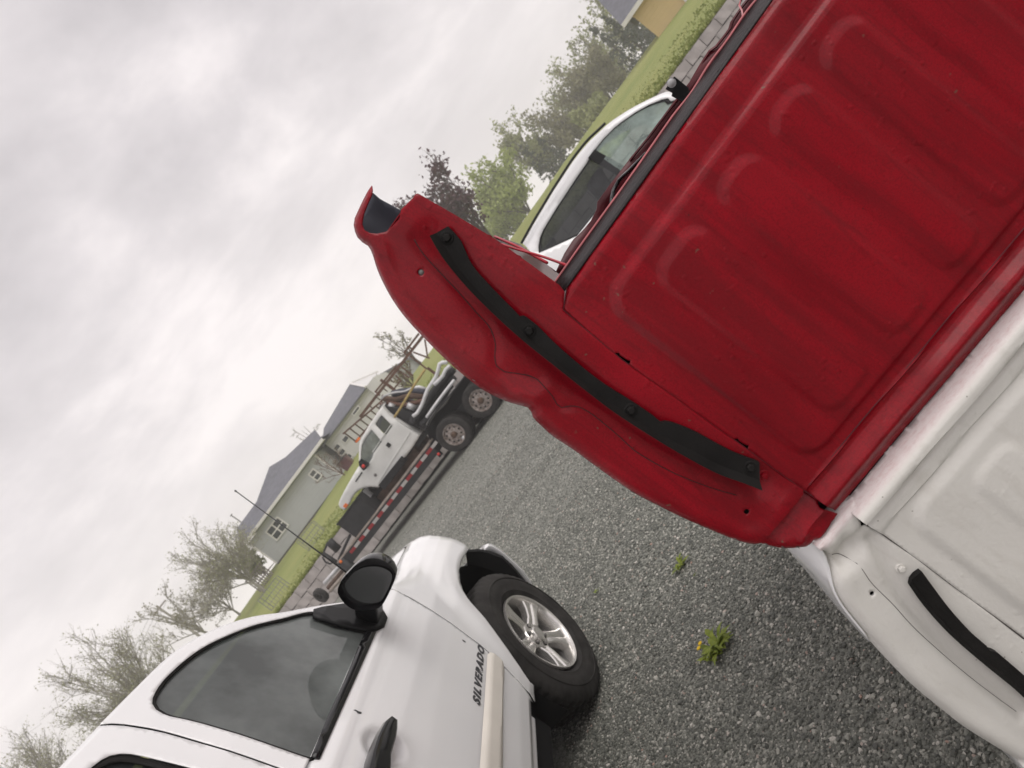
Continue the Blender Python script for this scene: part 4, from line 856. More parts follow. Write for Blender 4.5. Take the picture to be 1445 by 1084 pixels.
# wheels
def make_wheel(parent, x, y, z, steer, name='wheel', Rt=0.395, W=0.265, rim=0.222):
    w = bpy.data.objects.new(name, None); C.objects.link(w); w.parent = parent; w.location = (x, y, z); w.rotation_euler = (0, 0, steer); w.empty_display_size = .1
    h = W / 2; prof = [(rim + 0.004, -h + 0.035), (rim + 0.018, -h + 0.014), (rim + 0.030, -h + 0.006), (rim + 0.033, -h + 0.002), (rim + 0.037, -h + 0.003), (rim + 0.06, -h - 0.005), (rim + 0.085, -h - 0.007), (rim + 0.104, -h - 0.004), (rim + 0.106, -h - 0.008), (rim + 0.112, -h - 0.007), (rim + 0.115, -h - 0.001), (rim + 0.13, -h + 0.004), (Rt - 0.016, -h + 0.018), (Rt - 0.004, -h + 0.034)]
    tread = []
    for k in range(5):
        a = -h + 0.036 + (W - 0.072) * k / 5; b = -h + 0.036 + (W - 0.072) * (k + 1) / 5
        tread += [(Rt, a + 0.004), (Rt, b - 0.006), (Rt - 0.009, b - 0.005), (Rt - 0.009, b + 0.002)]
    prof += tread[:-2] + [(Rt - 0.004, h - 0.034), (Rt - 0.016, h - 0.018), (rim + 0.09, h + 0.006), (rim + 0.02, h - 0.014), (rim + 0.004, h - 0.035)]
    n = 150; mpf = len(prof); vs = []; fs = []
    for j in range(n):
        t = 2 * math.pi * j / n
        for i, (r_, y_) in enumerate(prof):
            if r_ >= Rt - 0.0001: r_ -= 0.008 * ((j + (i // 4) * 1) % 3 == 0)
            elif Rt - 0.02 < r_ < Rt - 0.003: r_ -= 0.006 * (j % 3 == 0)
            vs.append((r_ * math.cos(t), y_, r_ * math.sin(t)))
    for j in range(n):
        for i in range(mpf - 1): fs.append((j * mpf + i, j * mpf + i + 1, ((j + 1) % n) * mpf + i + 1, ((j + 1) % n) * mpf + i))
    mb = MB(); mb.add(vs, fs); ty = mb.build('tyre', m['tyre_rubber'], w, smooth=True, autos=38)
    mb = MB()
    mb.lathe([(rim + 0.006, -h + 0.020), (rim + 0.002, -h + 0.008), (rim - 0.008, -h + 0.012), (rim - 0.014, -h + 0.026), (rim - 0.022, -h + 0.08), (rim - 0.03, 0.06)], 60)
    rimo = mb.build('rim', m['alloy'], w, smooth=True, autos=30)
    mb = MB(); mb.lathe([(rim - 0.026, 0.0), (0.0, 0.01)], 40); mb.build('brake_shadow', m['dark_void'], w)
    for k in range(5):
        mb = MB(); a = math.radians(72 * k + 20)
        def pt(r_, s_, y_): return (r_ * math.cos(a) - s_ * math.sin(a), y_, r_ * math.sin(a) + s_ * math.cos(a))
        sec = [(0.062, 0.040, -h + 0.050), (0.11, 0.034, -h + 0.036), (0.16, 0.040, -h + 0.030), (rim - 0.014, 0.060, -h + 0.024)]
        vs = []; fs = []
        for r_, w_, y_ in sec:
            vs += [pt(r_, -w_, y_ + 0.045), pt(r_, -w_, y_ + 0.004), pt(r_, -w_ + 0.008, y_), pt(r_, -0.010, y_ + 0.001), pt(r_, 0.0, y_ + 0.007), pt(r_, 0.010, y_ + 0.001), pt(r_, w_ - 0.008, y_), pt(r_, w_, y_ + 0.004), pt(r_, w_, y_ + 0.045)]
        q = 9
        for i in range(3):
            for j in range(q - 1): fs.append((i * q + j, i * q + j + 1, (i + 1) * q + j + 1, (i + 1) * q + j))
        mb.add(vs, fs); mb.build('spoke', m['alloy'], rimo, smooth=True, autos=28)
    mb = MB(); mb.lathe([(0.078, -h + 0.10), (0.078, -h + 0.052), (0.072, -h + 0.045), (0.042, -h + 0.043), (0.039, -h + 0.030), (0.034, -h + 0.026), (0.0, -h + 0.025)], 40); mb.build('hub', m['alloy'], rimo, smooth=True, autos=30)
    for k in range(6):
        a = math.radians(60 * k + 8); mb = MB(); c = (0.057 * math.cos(a), 0, 0.057 * math.sin(a))
        mb.lathe([(0.0125, -h + 0.0425), (0.0, -h + 0.0428)], 14, 'y', c); mb.build('lug_recess', m['dark_void'], rimo)
        mb = MB(); mb.lathe([(0.0085, -h + 0.043), (0.0085, -h + 0.034), (0.006, -h + 0.031), (0, -h + 0.031)], 6, 'y', c); mb.build('lug_nut', m['steel_grey'], rimo)
    return w
hubp = TK.on(764, 888.5, -0.01)
make_wheel(truck, hubp[0] + 0.02, 0.115, hubp[1], R(-9)); make_wheel(truck, hubp[0], 1.72, hubp[1], R(171)); 
make_wheel(truck, -3.72, 0.14, hubp[1], 0.0); make_wheel(truck, -3.72, 1.72, hubp[1], R(180))
# ================================================================== block wall holding up the lawn
wd = (W1 - W0); wyaw = math.atan2(wd[1], wd[0]); WF = Frame((W0[0], W0[1]), wyaw)
wall = thing('retaining_wall', WF, 'long low wall of grey concrete blocks holding up the lawn', 'wall')
BL, BH = 0.66, 0.345
def blockmesh(k):
    bm = bmesh.new(); bmesh.ops.create_cube(bm, size=1.0)
    bmesh.ops.subdivide_edges(bm, edges=[e for e in bm.edges if abs(e.verts[0].co.x - e.verts[1].co.x) > .5], cuts=2)
    for v in bm.verts:
        v.co.x *= BL * 0.962; v.co.z *= BH * 0.94; v.co.y *= 0.34
        v.co += Vector((random.uniform(-.010, .010), random.uniform(-.028, .018) if v.co.y < 0 else 0, random.uniform(-.009, .009)))
    me = bpy.data.meshes.new('block'); bm.to_mesh(me); bm.free(); me.materials.append(m['concrete_block']); return me
bms = [blockmesh(k) for k in range(8)]
x0, x1 = -5.0, 24.0; nblk = 0
for c in range(5):
    n = int((x1 - x0) / BL)
    for i in range(n):
        x = x0 + (i + 0.5 * (c % 2)) * BL; wx = W0[0] + x * math.cos(wyaw); top = float(WALL_TOP(wx))
        if c == 0 and i % 3: pass
        z = top - BH * (c + 0.5)
        if z < 0.02 or nblk >= 300: continue
        o = bpy.data.objects.new('block', random.choice(bms)); C.objects.link(o); o.parent = wall; nblk += 1
        o.location = (x, 0.0 + 0.012 * c * -1 + random.uniform(-.012, .012), z); o.rotation_euler = (0, random.uniform(-.008, .008) + 0.0145, random.uniform(-.012, .012) + (math.pi if random.random() < .0 else 0))
mb = MB(); mb.add([(x0, 0.10, 0), (x1, 0.10, 0), (x1, 0.24, 0), (x0, 0.24, 0), (x0, 0.10, 1.30), (x1, 0.10, 1.70), (x1, 0.24, 1.70), (x0, 0.24, 1.30)], [(0, 1, 5, 4), (1, 2, 6, 5), (2, 3, 7, 6), (3, 0, 4, 7), (4, 5, 6, 7)])
mb.build('wall_core', m['joint_dark'], wall)

# ================================================================== flatbed trailer with scrap
TR = Frame((-2.04, 20.0), R(-18))
tr = thing('flatbed_trailer', TR, 'long black flatbed trailer with red and white reflective tape carrying a white cab', 'trailer')
Q = lambda pts, y=0.0: [TR.on(x, y_, y) for x, y_ in pts]
tl, trr = Q([(487, 788.5), (608.5, 635)], 0.15); zt0 = 0.5 * (tl[1] + trr[1]); print('tape', tl, trr)
xL, xR = tl[0] - 0.35, trr[0] + 0.10; ZD = zt0 + 0.15
mb = MB(); mb.box(xL, xR, 0.16, 2.5, zt0 - 0.23, zt0 + 0.10); mb.build('side_frame', m['trailer_black'], tr, bevel=0.01)
mb = MB(); mb.box(xR, 7.5, 0.55, 2.1, zt0 - 0.2, zt0 + 0.08); mb.build('rear_frame', m['trailer_black'], tr)
for k in range(8):
    mb = MB(); mb.box(xL + 0.05, 7.5 if k > 1 else xR, 0.17 + k * 0.29, 0.17 + k * 0.29 + 0.28, zt0 + 0.10, ZD + random.uniform(-.008, .004)); mb.build('deck_board', m['deck_wood'], tr)
reds = [(510, 810), (580, 715), (650, 625), (720, 535), (785, 440), (860, 350), (925, 270), (995, 180), (1065, 90)]
rx = sorted(Q([(400 + a / 5.1625, 620 + b / 5.1625)], 0.15)[0][0] for a, b in reds); stp = (rx[-1] - rx[0]) / 8
for k in range(18):
    x = rx[0] + stp * 0.5 * (k - 0.5); mb = MB(); mb.box(x, x + stp * 0.49, 0.146, 0.158, zt0 - 0.045, zt0 + 0.045); mb.build('reflective_tape', m['tape_red' if k % 2 == 0 else 'tape_white'], tr)
def truck_wheel(x, y, side=-1):
    w = bpy.data.objects.new('wheel', None); C.objects.link(w); w.parent = tr; w.location = (x, y, 0.51); w.empty_display_size = .1
    mb = MB(); mb.lathe([(0.30, -0.10), (0.33, -0.13), (0.42, -0.145), (0.475, -0.135), (0.505, -0.105), (0.51, -0.06), (0.497, -0.05), (0.51, -0.04), (0.51, 0.04), (0.497, 0.05), (0.51, 0.06), (0.505, 0.105), (0.475, 0.135), (0.42, 0.145), (0.30, 0.10)], 56); mb.build('tyre', m['tyre_rubber'], w, smooth=True, autos=35)
    mb = MB(); mb.lathe([(0.315, -0.115), (0.305, -0.132), (0.288, -0.128), (0.278, -0.095), (0.262, -0.07), (0.235, -0.085), (0.16, -0.10), (0.11, -0.095), (0.0, -0.09)], 44); r_ = mb.build('rim', m['truck_wheel_steel'], w, smooth=True, autos=30)
    for k in range(10):
        a = math.radians(36 * k); mb = MB(); mb.lathe([(0.030, -0.094), (0.0, -0.095)], 10, 'y', (0.208 * math.cos(a), 0, 0.208 * math.sin(a))); mb.build('hand_hole', m['dark_void'], r_)
    mb = MB(); mb.lathe([(0.085, -0.09), (0.085, -0.15), (0.06, -0.18), (0.0, -0.185)], 18); mb.build('hub', m['brown_scrap'], r_, smooth=True, autos=30); return w
w1, w2 = Q([(640.7, 613), (676.8, 563.7)], 0.0); print('wheels', w1, w2)
wA = truck_wheel(w1[0], 0.10)
for x, y in ((w2[0], 0.10), (w1[0], 0.42), (w2[0], 0.42), (w1[0], 2.1), (w2[0], 2.1)):
    c_ = copy_tree(wA, tr); c_.location = (x, y, 0.51)
fd = Q([(601, 608), (608, 594), (615, 582), (628, 566), (642, 550), (658, 530), (676, 510), (700, 500), (716, 512), (706, 545), (690, 560), (670, 585), (645, 612), (620, 628), (608, 624)], 0.60)
mb = MB(); mb.prism([tuple(q) for q in fd], 0.60, 0.75); mb.build('inner_guard', m['dark_void'], tr)
fe = Q([(601, 606), (608, 592), (615.4, 581), (628.7, 566), (645, 547), (657, 531), (668, 519), (676, 512)], 0.10)
mb = MB(); vs = []
for q in fe: vs += [(q[0], -0.02, q[1]), (q[0], 0.7, q[1]), (q[0], 0.7, q[1] + 0.035), (q[0], -0.02, q[1] + 0.035)]
mb.add(vs, [(4 * i + j, 4 * i + (j + 1) % 4, 4 * i + 4 + (j + 1) % 4, 4 * i + 4 + j) for i in range(len(fe) - 1) for j in range(4)] + [(0, 1, 2, 3)]); mb.build('fender', m['trailer_black'], tr)
def strip(name, pts, y, r, mat, parent, n=7, flat=1.0):
    q = [(a[0], yy, a[1]) for (a, yy) in ((TR.on(px, py, yo), yo) for px, py, yo in [(p[0], p[1], y if len(p) < 3 else p[2]) for p in pts])]
    mb = MB(); mb.tube(crom(q, 0.12) if len(q) > 2 else q, r, n); return mb.build(name, m[mat], parent, smooth=True)
strip('mud_flap_bar', [(653, 615), (662, 628)], 0.05, 0.07, 'galvanised', tr)
# tool box, tongue, jack, spare, lamps
tb4 = Q([(472.6, 743), (505.6, 701.5), (529, 720), (505, 756.5)], 0.25); zb_ = ZD
zt1 = 0.5 * (tb4[0][1] + tb4[1][1]); xa, xb = 0.5 * (tb4[0][0] + tb4[3][0]), 0.5 * (tb4[1][0] + tb4[2][0])
tbx = thing('tool_box', TR, 'black steel box standing on the front of the trailer deck', 'tool box')
mb = MB(); mb.box(xa, xb, 0.25, 0.85, zb_, zt1 - 0.03); mb.build('box_body', m['trailer_black'], tbx, bevel=0.012)
mb = MB(); mb.box(xa - 0.02, xb + 0.02, 0.23, 0.87, zt1 - 0.03, zt1 + 0.02); mb.build('lid', m['trailer_black'], tbx, bevel=0.01)
strip('tongue_beam', [(479, 799), (457.5, 823)], 0.7, 0.06, 'pipe_white', tr); strip('tongue_beam', [(487, 802), (463, 830)], 0.5, 0.07, 'brown_scrap', tr); strip('tongue_beam', [(489, 807), (466, 834)], 0.35, 0.06, 'deck_wood', tr)
strip('gooseneck_brace', [(494, 755), (478, 790)], 0.35, 0.045, 'trailer_black', tr)
strip('jack_post', [(455, 781), (481, 798)], 0.3, 0.07, 'trailer_black', tr); strip('jack_handle', [(455, 786), (459, 793), (466, 796), (470, 793)], 0.25, 0.028, 'trailer_black', tr)
strip('roller', [(463.5, 763.5), (478, 776)], 0.5, 0.13, 'trailer_black', tr); strip('winch_post', [(457, 779), (463, 765)], 0.5, 0.03, 'trailer_black', tr)
strip('front_bar', [(480, 792), (508, 808)], 0.16, 0.16, 'trailer_black', tr)
c_ = TR.on(481, 792.6, 0.0); mb = MB(); mb.lathe([(0.05, 0.0), (0.045, -0.03), (0, -0.04)], 12, 'y', (c_[0], 0.0, c_[1])); mb.build('marker_lamp', m['orange_lens'], tr, smooth=True)
c_ = TR.on(616, 641, 0.0); mb = MB(); mb.box(c_[0] - .07, c_[0] + .05, 0.1, 0.2, c_[1] - .14, c_[1] + .16); mb.build('tail_bracket', m['trailer_black'], tr)
mb = MB(); mb.lathe([(0.045, 0.0), (0.04, -0.03), (0, -0.035)], 12, 'y', (c_[0], 0.09, c_[1] - .05)); mb.build('marker_lamp', m['red_lens'], tr, smooth=True)
c_ = TR.on(450, 838, 0.9); mb = MB(); mb.lathe([(0.10, -0.08), (0.20, -0.10), (0.26, -0.06), (0.26, 0.06), (0.20, 0.10), (0.10, 0.08)], 30, 'x', (0, 0, 0), True)
sp_o = mb.build('spare_tyre', m['tyre_rubber'], tr, smooth=True, autos=40); sp_o.location = (c_[0], 0.9, c_[1] - 0.08); sp_o.rotation_euler = (0, 0, R(70))

# --- scrap cab
CY = 0.62
cab = thing('truck_cab', TR, 'white extended cab with hood and no wheels lying on the trailer deck', 'truck cab')
Z4 = lambda pts, y=CY: [TR.on(460 + a / 6.022, 560 + b / 6.022, y) for a, b in pts]
body = Z4([(475, 85), (440, 130), (370, 235), (318, 312), (285, 370), (268, 405), (264, 450), (268, 520), (276, 590), (278, 625), (240, 655), (200, 720), (160, 790), (130, 848), (112, 890), (105, 918), (118, 945), (150, 966), (180, 950), (205, 905), (222, 862), (250, 820), (280, 795), (318, 778), (372, 768), (420, 770), (446, 772), (470, 760), (560, 655), (650, 548), (730, 440), (800, 328), (720, 282), (600, 205), (530, 150), (500, 115)])
fw = Z4([(372, 297), (425, 338), (474, 381), (440, 430), (405, 478), (395, 520), (362, 570), (332, 622), (312, 600), (291, 562), (287, 490), (290, 432), (303, 398), (322, 368)])
rw = Z4([(452, 176), (468, 180), (555, 240), (561, 252), (512, 322), (500, 325), (412, 262), (405, 248)])
wl_z = TR.on(460 + 470 / 6.022, 560 + 430 / 6.022, CY)[1]; ztop = body[0][1]
def cabf(x, z): return CY + 0.20 * sm(z, wl_z, ztop + 0.05) + 0.06 * sm(-z, -1.25, -1.0) + 0.015 * (1 - sm(pdist(np.c_[x, z], body, True), 0, 0.05)) ** 2
panel('cab_side', body, 0.05, cabf, m['scrap_white_paint'], cab, holes=[fw, rw], thick=0.01)
for nm, w_, mt in (('front_window', fw, 'tinted_glass'), ('rear_window', rw, 'dark_glass')):
    cw = np.array(w_).mean(0); panel(nm, [q + (cw - q) * -0.02 for q in w_], 0.2, lambda x, z: cabf(x, z) + 0.03, m[mt], cab, thick=0)
def shell(lo, hi, name, y0, y1, drop=0.0):
    mb = MB(); seg = body[lo:hi]; vs = []
    for q in seg:
        yy = float(cabf(np.array([q[0]]), np.array([q[1]]))[0])
        for t in (0, 0.08, 0.3, 0.7, 0.92, 1): vs.append((q[0], yy + (2.0 - yy * 0.9) * t, q[1] + 0.05 * math.sin(math.pi * t)))
    mb.add(vs, [(i * 6 + j, i * 6 + j + 1, (i + 1) * 6 + j + 1, (i + 1) * 6 + j) for i in range(len(seg) - 1) for j in range(5)]); return mb.build(name, m['scrap_white_paint'], cab, smooth=True, solid=0.01)
shell(0, 6, 'roof', 0, 0); shell(9, 17, 'hood', 0, 0)
mb = MB(); mb.prism([tuple(q) for q in (body[0:1] + body[31:35][::-1] + [body[30]])], CY + 0.1, 2.5) if False else None
bk = [body[0], body[-1], body[-2], body[-3], body[-4], body[-5]]; mb = MB(); vs = []
for q in bk: vs += [(q[0] - 0.01, CY + 0.05, q[1]), (q[0] - 0.01, 2.5, q[1])]
mb.add(vs, [(2 * i, 2 * i + 1, 2 * i + 3, 2 * i + 2) for i in range(len(bk) - 1)]); mb.build('back_wall', m['scrap_white_paint'], cab, solid=0.01)
panel('far_side', [q for q in body], 0.2, lambda x, z: 2.55 + 0 * x, m['scrap_white_paint'], cab, holes=[fw, rw], thick=0.01, grid=False)
cx0 = np.array(body).mean(0); mb = MB(); mb.box(fw[3][0] + 0.0, rw[4][0] + .4, CY + 0.5, 2.3, 1.05, wl_z + 0.02); mb.build('interior', m['interior_grey'], cab)
hb = Z4([(523, 388), (553, 408), (537, 434), (507, 413)], CY - .02); mb = MB(); mb.prism([tuple(q) for q in hb], CY - 0.03, CY + 0.02); mb.build('door_handle', m['black_plastic'], cab)
mm = Z4([(278, 545), (300, 560), (352, 588), (345, 612), (320, 626), (285, 585)], CY - 0.2); mb = MB(); mb.prism([tuple(q) for q in mm], CY - 0.25, CY + 0.02); mir2 = mb.build('side_mirror', m['black_plastic'], cab, bevel=0.02)
c_ = Z4([(318, 590)], CY - 0.26)[0]; mb = MB(); mb.lathe([(0.055, CY - 0.255), (0.05, CY - 0.28), (0, CY - 0.285)], 12, 'y', (c_[0], 0, c_[1])); mb.build('signal_lens', m['red_lens'], mir2, smooth=True)
c_ = Z4([(166, 930)], CY)[0]; c2_ = Z4([(182, 905)], CY)[0]; mb = MB(); mb.box(c_[0] - .05, c_[0] + .09, CY - 0.015, CY + 0.03, c_[1] - .05, c_[1] + .06); mb.build('corner_lamp', m['orange_lens'], cab, bevel=0.01)
c_ = Z4([(272, 372)], CY + .5)[0]; mb = MB(); mb.box(c_[0] - .06, c_[0] + .06, CY + .45, CY + .6, c_[1] - .02, c_[1] + .05); mb.build('roof_lamp', m['orange_lens'], cab)
vt = Z4([(300, 640), (310, 646), (256, 724), (247, 718)], CY - .01); mb = MB(); mb.prism([tuple(q) for q in vt], CY - 0.012, CY + 0.02); mb.build('fender_vent', m['black_plastic'], cab)
c_ = Z4([(420, 664)], CY)[0]; mb = MB(); mb.lathe([(0.05, CY - 0.012), (0.045, CY - 0.02), (0, CY - 0.02)], 14, 'y', (c_[0], 0, c_[1])); mb.build('badge', m['steel_grey'], cab, smooth=True)
rbp = Z4([(445, 752), (622, 530), (670, 568), (498, 792)], CY - 0.25); mb = MB(); mb.prism([tuple(q) for q in rbp], CY - 0.28, CY + 0.1); mb.build('running_board', m['black_plastic'], cab, bevel=0.015)
for a_, b_ in (((436, 742), (716, 300)), ((560, 165 + 60), (395, 470))):
    q = Z4([a_, b_], CY - .01); mb = MB(); mb.bar((q[0][0], CY - 0.004, q[0][1]), (q[1][0], CY - 0.004, q[1][1]), 0.03, 0.02); mb.build('body_crease', m['scrap_white_paint'], cab)
q = Z4([(300, 820), (370, 850), (420, 930), (330, 890)], CY + .2); mb = MB(); mb.prism([tuple(a) for a in Z4([(300, 800), (440, 780), (470, 800), (420, 870), (340, 870)], CY + .25)], CY + .25, CY + 1.6); mb.build('front_axle', m['dark_void'], cab)
mb = MB(); mb.box(body[20][0], body[30][0] - .1, CY + .3, CY + 1.5, ZD + 0.0, ZD + 0.22); mb.build('chassis', m['brown_scrap'], cab)
c_ = Z4([(325, 850)], CY)[0]; mb = MB(); mb.box(c_[0] - .16, c_[0] + .12, CY + .02, CY + .3, c_[1] - .16, c_[1] + .14); mb.build('battery_tray', m['galvanised'], cab)

# --- loose scrap behind the cab
def scrap(name, label, cat, parts, group=None):
    t = thing(name, TR, label, cat, group)
    for nm, pts, y, r, mt in parts: strip(nm, pts, y, r, mt, t)
    return t
Z5 = lambda *pts: [(500 + a / 7.23, 450 + b / 7.23) for a, b in pts]
def one(name, label, cat, pts, y, r, mt, group=None):
    o = strip(name, pts, y, r, mt, None); o.location = tuple(TR.o); o.rotation_euler = (0, 0, TR.yaw); return tag(o, label, cat, group)
one('bent_pipe', 'white bent pipe leaning on the scrap, longest one right behind the cab', 'pipe', Z5((598, 992), (640, 965), (690, 880), (720, 800), (750, 720), (790, 660), (835, 590), (855, 530), (870, 460), (900, 445), (950, 445)), 0.4, 0.055, 'pipe_white', 'white pipes in the scrap load')
one('bent_pipe', 'shorter white bent pipe highest on the scrap load beside the yellow strap', 'pipe', Z5((815, 672), (860, 630), (905, 580), (935, 515), (975, 480)), 0.35, 0.055, 'pipe_white', 'white pipes in the scrap load')
one('straight_pipe', 'straight white bar sloping down over the trailer wheel fender', 'bar', Z5((738, 1005), (840, 860), (930, 740), (1020, 625)), 0.2, 0.045, 'pipe_white', 'white pipes in the scrap load')
one('grey_pipe', 'grey kinked pipe lying along the edge of the trailer fender', 'pipe', Z5((742, 1084), (790, 1010), (830, 950), (900, 890), (940, 840), (1000, 735), (1030, 700)), 0.12, 0.04, 'steel_grey', 'white pipes in the scrap load')
one('cargo_strap', 'yellow cargo strap stretched over the scrap behind the white cab', 'strap', Z5((408, 1005), (470, 915), (490, 880), (560, 765), (605, 690), (665, 600), (720, 520)), 0.5, 0.035, 'strap_yellow')
t = thing('frame_rails', TR, 'dark truck frame rails stacked on the trailer behind the white cab', 'scrap metal')
for pts, y, r in ((Z5((590, 1060), (700, 920), (850, 700), (1005, 510)), 0.7, 0.13), (Z5((640, 1075), (760, 930), (900, 740), (1010, 590)), 0.9, 0.13), (Z5((690, 1080), (800, 960), (1000, 690)), 0.5, 0.09)): strip('frame_rail', pts, y, r, 'trailer_black', t)
q = [TR.on(*p, 0.9) for p in Z5((300, 870), (470, 900), (640, 960), (760, 1084), (700, 1130), (560, 1060), (330, 930))]; mb = MB(); mb.prism([tuple(a) for a in q], 0.8, 1.8); mb.build('dark_panel', m['trailer_black'], t, bevel=0.03)
t = thing('scrap_heap', TR, 'rusty axles and crumpled parts heaped behind the white cab', 'scrap metal')
strip('axle', Z5((280, 805), (420, 830), (560, 790), (700, 800)), 1.1, 0.09, 'brown_scrap', t); strip('axle', Z5((330, 850), (470, 880), (610, 860), (720, 830)), 1.0, 0.07, 'rust', t)
strip('bent_panel', Z5((390, 770), (480, 745), (600, 735), (730, 745)), 1.3, 0.11, 'dark_primer', t); strip('highlight_strip', Z5((600, 705), (660, 695), (725, 715)), 1.3, 0.05, 'pipe_white', t)  # the white strip is a highlight built as a pale tube
strip('linkage', Z5((275, 815), (300, 790), (380, 760), (420, 750), (520, 740), (590, 705)), 0.95, 0.03, 'galvanised', t); strip('canister', Z5((540, 880), (620, 915)), 0.9, 0.10, 'galvanised', t); strip('canister', Z5((350, 880), (410, 905)), 0.9, 0.09, 'galvanised', t)
for k in range(10):
    a = (random.uniform(300, 720), random.uniform(790, 900)); strip('loose_rod', Z5(a, (a[0] + random.uniform(-90, 90), a[1] + random.uniform(-50, 70))), random.uniform(.8, 1.6), 0.035, random.choice(['rust', 'brown_scrap', 'steel_grey']), t)

# ================================================================== rusty lattice mast on the lawn
lo_ = at_depth(556, 545, 29.0); LT = Frame((lo_[0], lo_[1]), R(-6))
lat = thing('lattice_mast', LT, 'long rusty lattice mast lying raised in front of the grey houses', 'lattice mast')
def lbar(a, b, w=0.075, y=(0, 0), mt='rust', name='lattice_bar'):
    p = LT.on(*a, y[0]); q = LT.on(*b, y[1]); mb = MB(); mb.bar((p[0], y[0], p[1]), (q[0], y[1], q[1]), w); mb.build(name, m[mt], lat)
z5 = lambda a, b: (500 + a / 7.23, 450 + b / 7.23)
lbar(z5(720, 150), z5(60, 1000), 0.11, name='main_chord'); lbar(z5(660, 150), z5(505, 352), 0.08, name='hand_rail'); lbar(z5(430, 480), z5(215, 745), 0.07, name='hand_rail')
lbar((539.7, 565), (484, 612.5), 0.07, name='main_chord'); lbar((548, 571), (501, 624), 0.075, name='main_chord')
for a, b in (((510, 350), (552, 382)), ((560, 285), (603, 322)), ((570, 380), (740, 512)), ((480, 490), (600, 582)), ((460, 530), (562, 602)), ((420, 575), (482, 642)), ((350, 670), (425, 732)), ((470, 632), (370, 762)), ((720, 210), (746, 382)), ((600, 340), (768, 402)), ((210, 740), (262, 782)), ((305, 640), (352, 672)), ((410, 500), (452, 532)), ((490, 455), (520, 440))): lbar(z5(*a), z5(*b), 0.06)
for k in range(8):
    t_ = k / 7.0; lbar((538 - 52 * t_, 567 + 44 * t_), (546 - 44 * t_, 573 + 50 * t_), 0.055, (0, 0.5))
for k in range(6):
    a = z5(150 + 70 * k, 885 - 90 * k); lbar(a, (a[0] + 6, a[1] + 4.6), 0.045, (0, 0.6))
for px in (612, 545):                                           # feet under it
    a = (px - 8, 556 - (px - 545) * 0.95 - 20) if px == 545 else z5(745, 500); p = LT.on(*a, 0); g_ = float(terrain(LT.o[0] + p[0] * LT.ax[0], LT.o[1] + p[0] * LT.ax[1])); mb = MB(); mb.bar((p[0], 0, g_ - .1), (p[0], 0, p[1]), 0.10); mb.build('support_leg', m['rust'], lat)
# ================================================================== houses
def window_on(fr, quad, y, rows, cols, parent, frame_w=0.09, mats=None, name='window'):
    """framed window on the plane y; quad = px corners TL, TR, BR, BL"""
    q = [fr.on(*p, y) for p in quad]; xL = .5 * (q[0][0] + q[3][0]); xR = .5 * (q[1][0] + q[2][0]); zT = .5 * (q[0][1] + q[1][1]); zB = .5 * (q[2][1] + q[3][1])
    return window_at(xL, xR, zB, zT, y, rows, cols, parent, frame_w, mats, name)
def window_at(xL, xR, zB, zT, y, rows, cols, parent, fw_=0.09, mats=None, name='window'):
    mb = MB(); mb.box(xL, xL + fw_, y - 0.06, y + 0.05, zB, zT); mb.box(xR - fw_, xR, y - 0.06, y + 0.05, zB, zT); mb.box(xL + fw_, xR - fw_, y - 0.06, y + 0.05, zT - fw_, zT); mb.box(xL + fw_, xR - fw_, y - 0.06, y + 0.05, zB, zB + fw_)
    w, h = (xR - xL - 2 * fw_) / cols, (zT - zB - 2 * fw_) / rows
    for i in range(1, cols): mb.box(xL + fw_ + w * i - 0.05, xL + fw_ + w * i + 0.05, y - 0.05, y + 0.04, zB + fw_, zT - fw_)
    for j in range(1, rows): mb.box(xL + fw_, xR - fw_, y - 0.048, y + 0.038, zB + fw_ + h * j - 0.05, zB + fw_ + h * j + 0.05)
    wo = mb.build(name, m['trim_white'], parent)
    for i in range(cols):
        for j in range(rows):
            mb = MB(); mb.box(xL + fw_ + w * i + .02, xL + fw_ + w * (i + 1) - .02, y - 0.02, y + 0.02, zB + fw_ + h * j + .02, zB + fw_ + h * (j + 1) - .02); mb.build('pane', m[(mats or {}).get((i, j), 'window_dark')], wo)
    return wo
ho = at_depth(390, 796, 55); HS = Frame((ho[0], ho[1]), R(-2))
hs = thing('house', HS, 'grey sided bungalow with hipped dark roof and a four pane window', 'house')
hq = lambda pts, y=0.0: [HS.on(a, b, y) for a, b in pts]
wp = hq([(390, 796), (352, 768), (444, 638), (481, 672)]); xl = .5 * (wp[0][0] + wp[1][0]); xr = .5 * (wp[2][0] + wp[3][0]); zb = .5 * (wp[0][1] + wp[3][1]) ; ze = .5 * (wp[1][1] + wp[2][1]); print('house', wp)
mb = MB(); mb.box(xl, xr, 0, 8.5, zb - 0.05, ze); mb.build('wall', m['siding_grey'], hs)
mb = MB(); mb.box(xl + .03, xr, 0.04, 8.4, zb - 1.2, zb - 0.05); mb.build('foundation', m['joint_dark'], hs)
for x in (xl - 0.012, xr - 0.1): mb = MB(); mb.box(x, x + 0.12, -0.012, 0.1, zb - .05, ze - .02); mb.build('corner_trim', m['trim_white'], hs)
eL = HS.on(340, 773, -0.5); rL = HS.on(334, 747, 3.6); r1 = HS.on(364.5, 704.5, 3.6); ap = HS.on(380, 659, 4.6); r2 = HS.on(403, 645, 4.6); eR = HS.on(452, 617, -0.5)
ev = .5 * (eL[1] + eR[1])
mb = MB(); V_ = [(eL[0], -0.5, ev), (eR[0], -0.5, ev), (eR[0] - .4, 2.0, r2[1] - (r2[1] - ev) * .45), (r2[0], 4.6, r2[1]), (ap[0], 4.6, ap[1]), (r1[0], 3.6, r1[1]), (rL[0], 3.6, .5 * (rL[1] + r1[1])), (eL[0], 9.0, ev), (eR[0], 9.0, ev)]
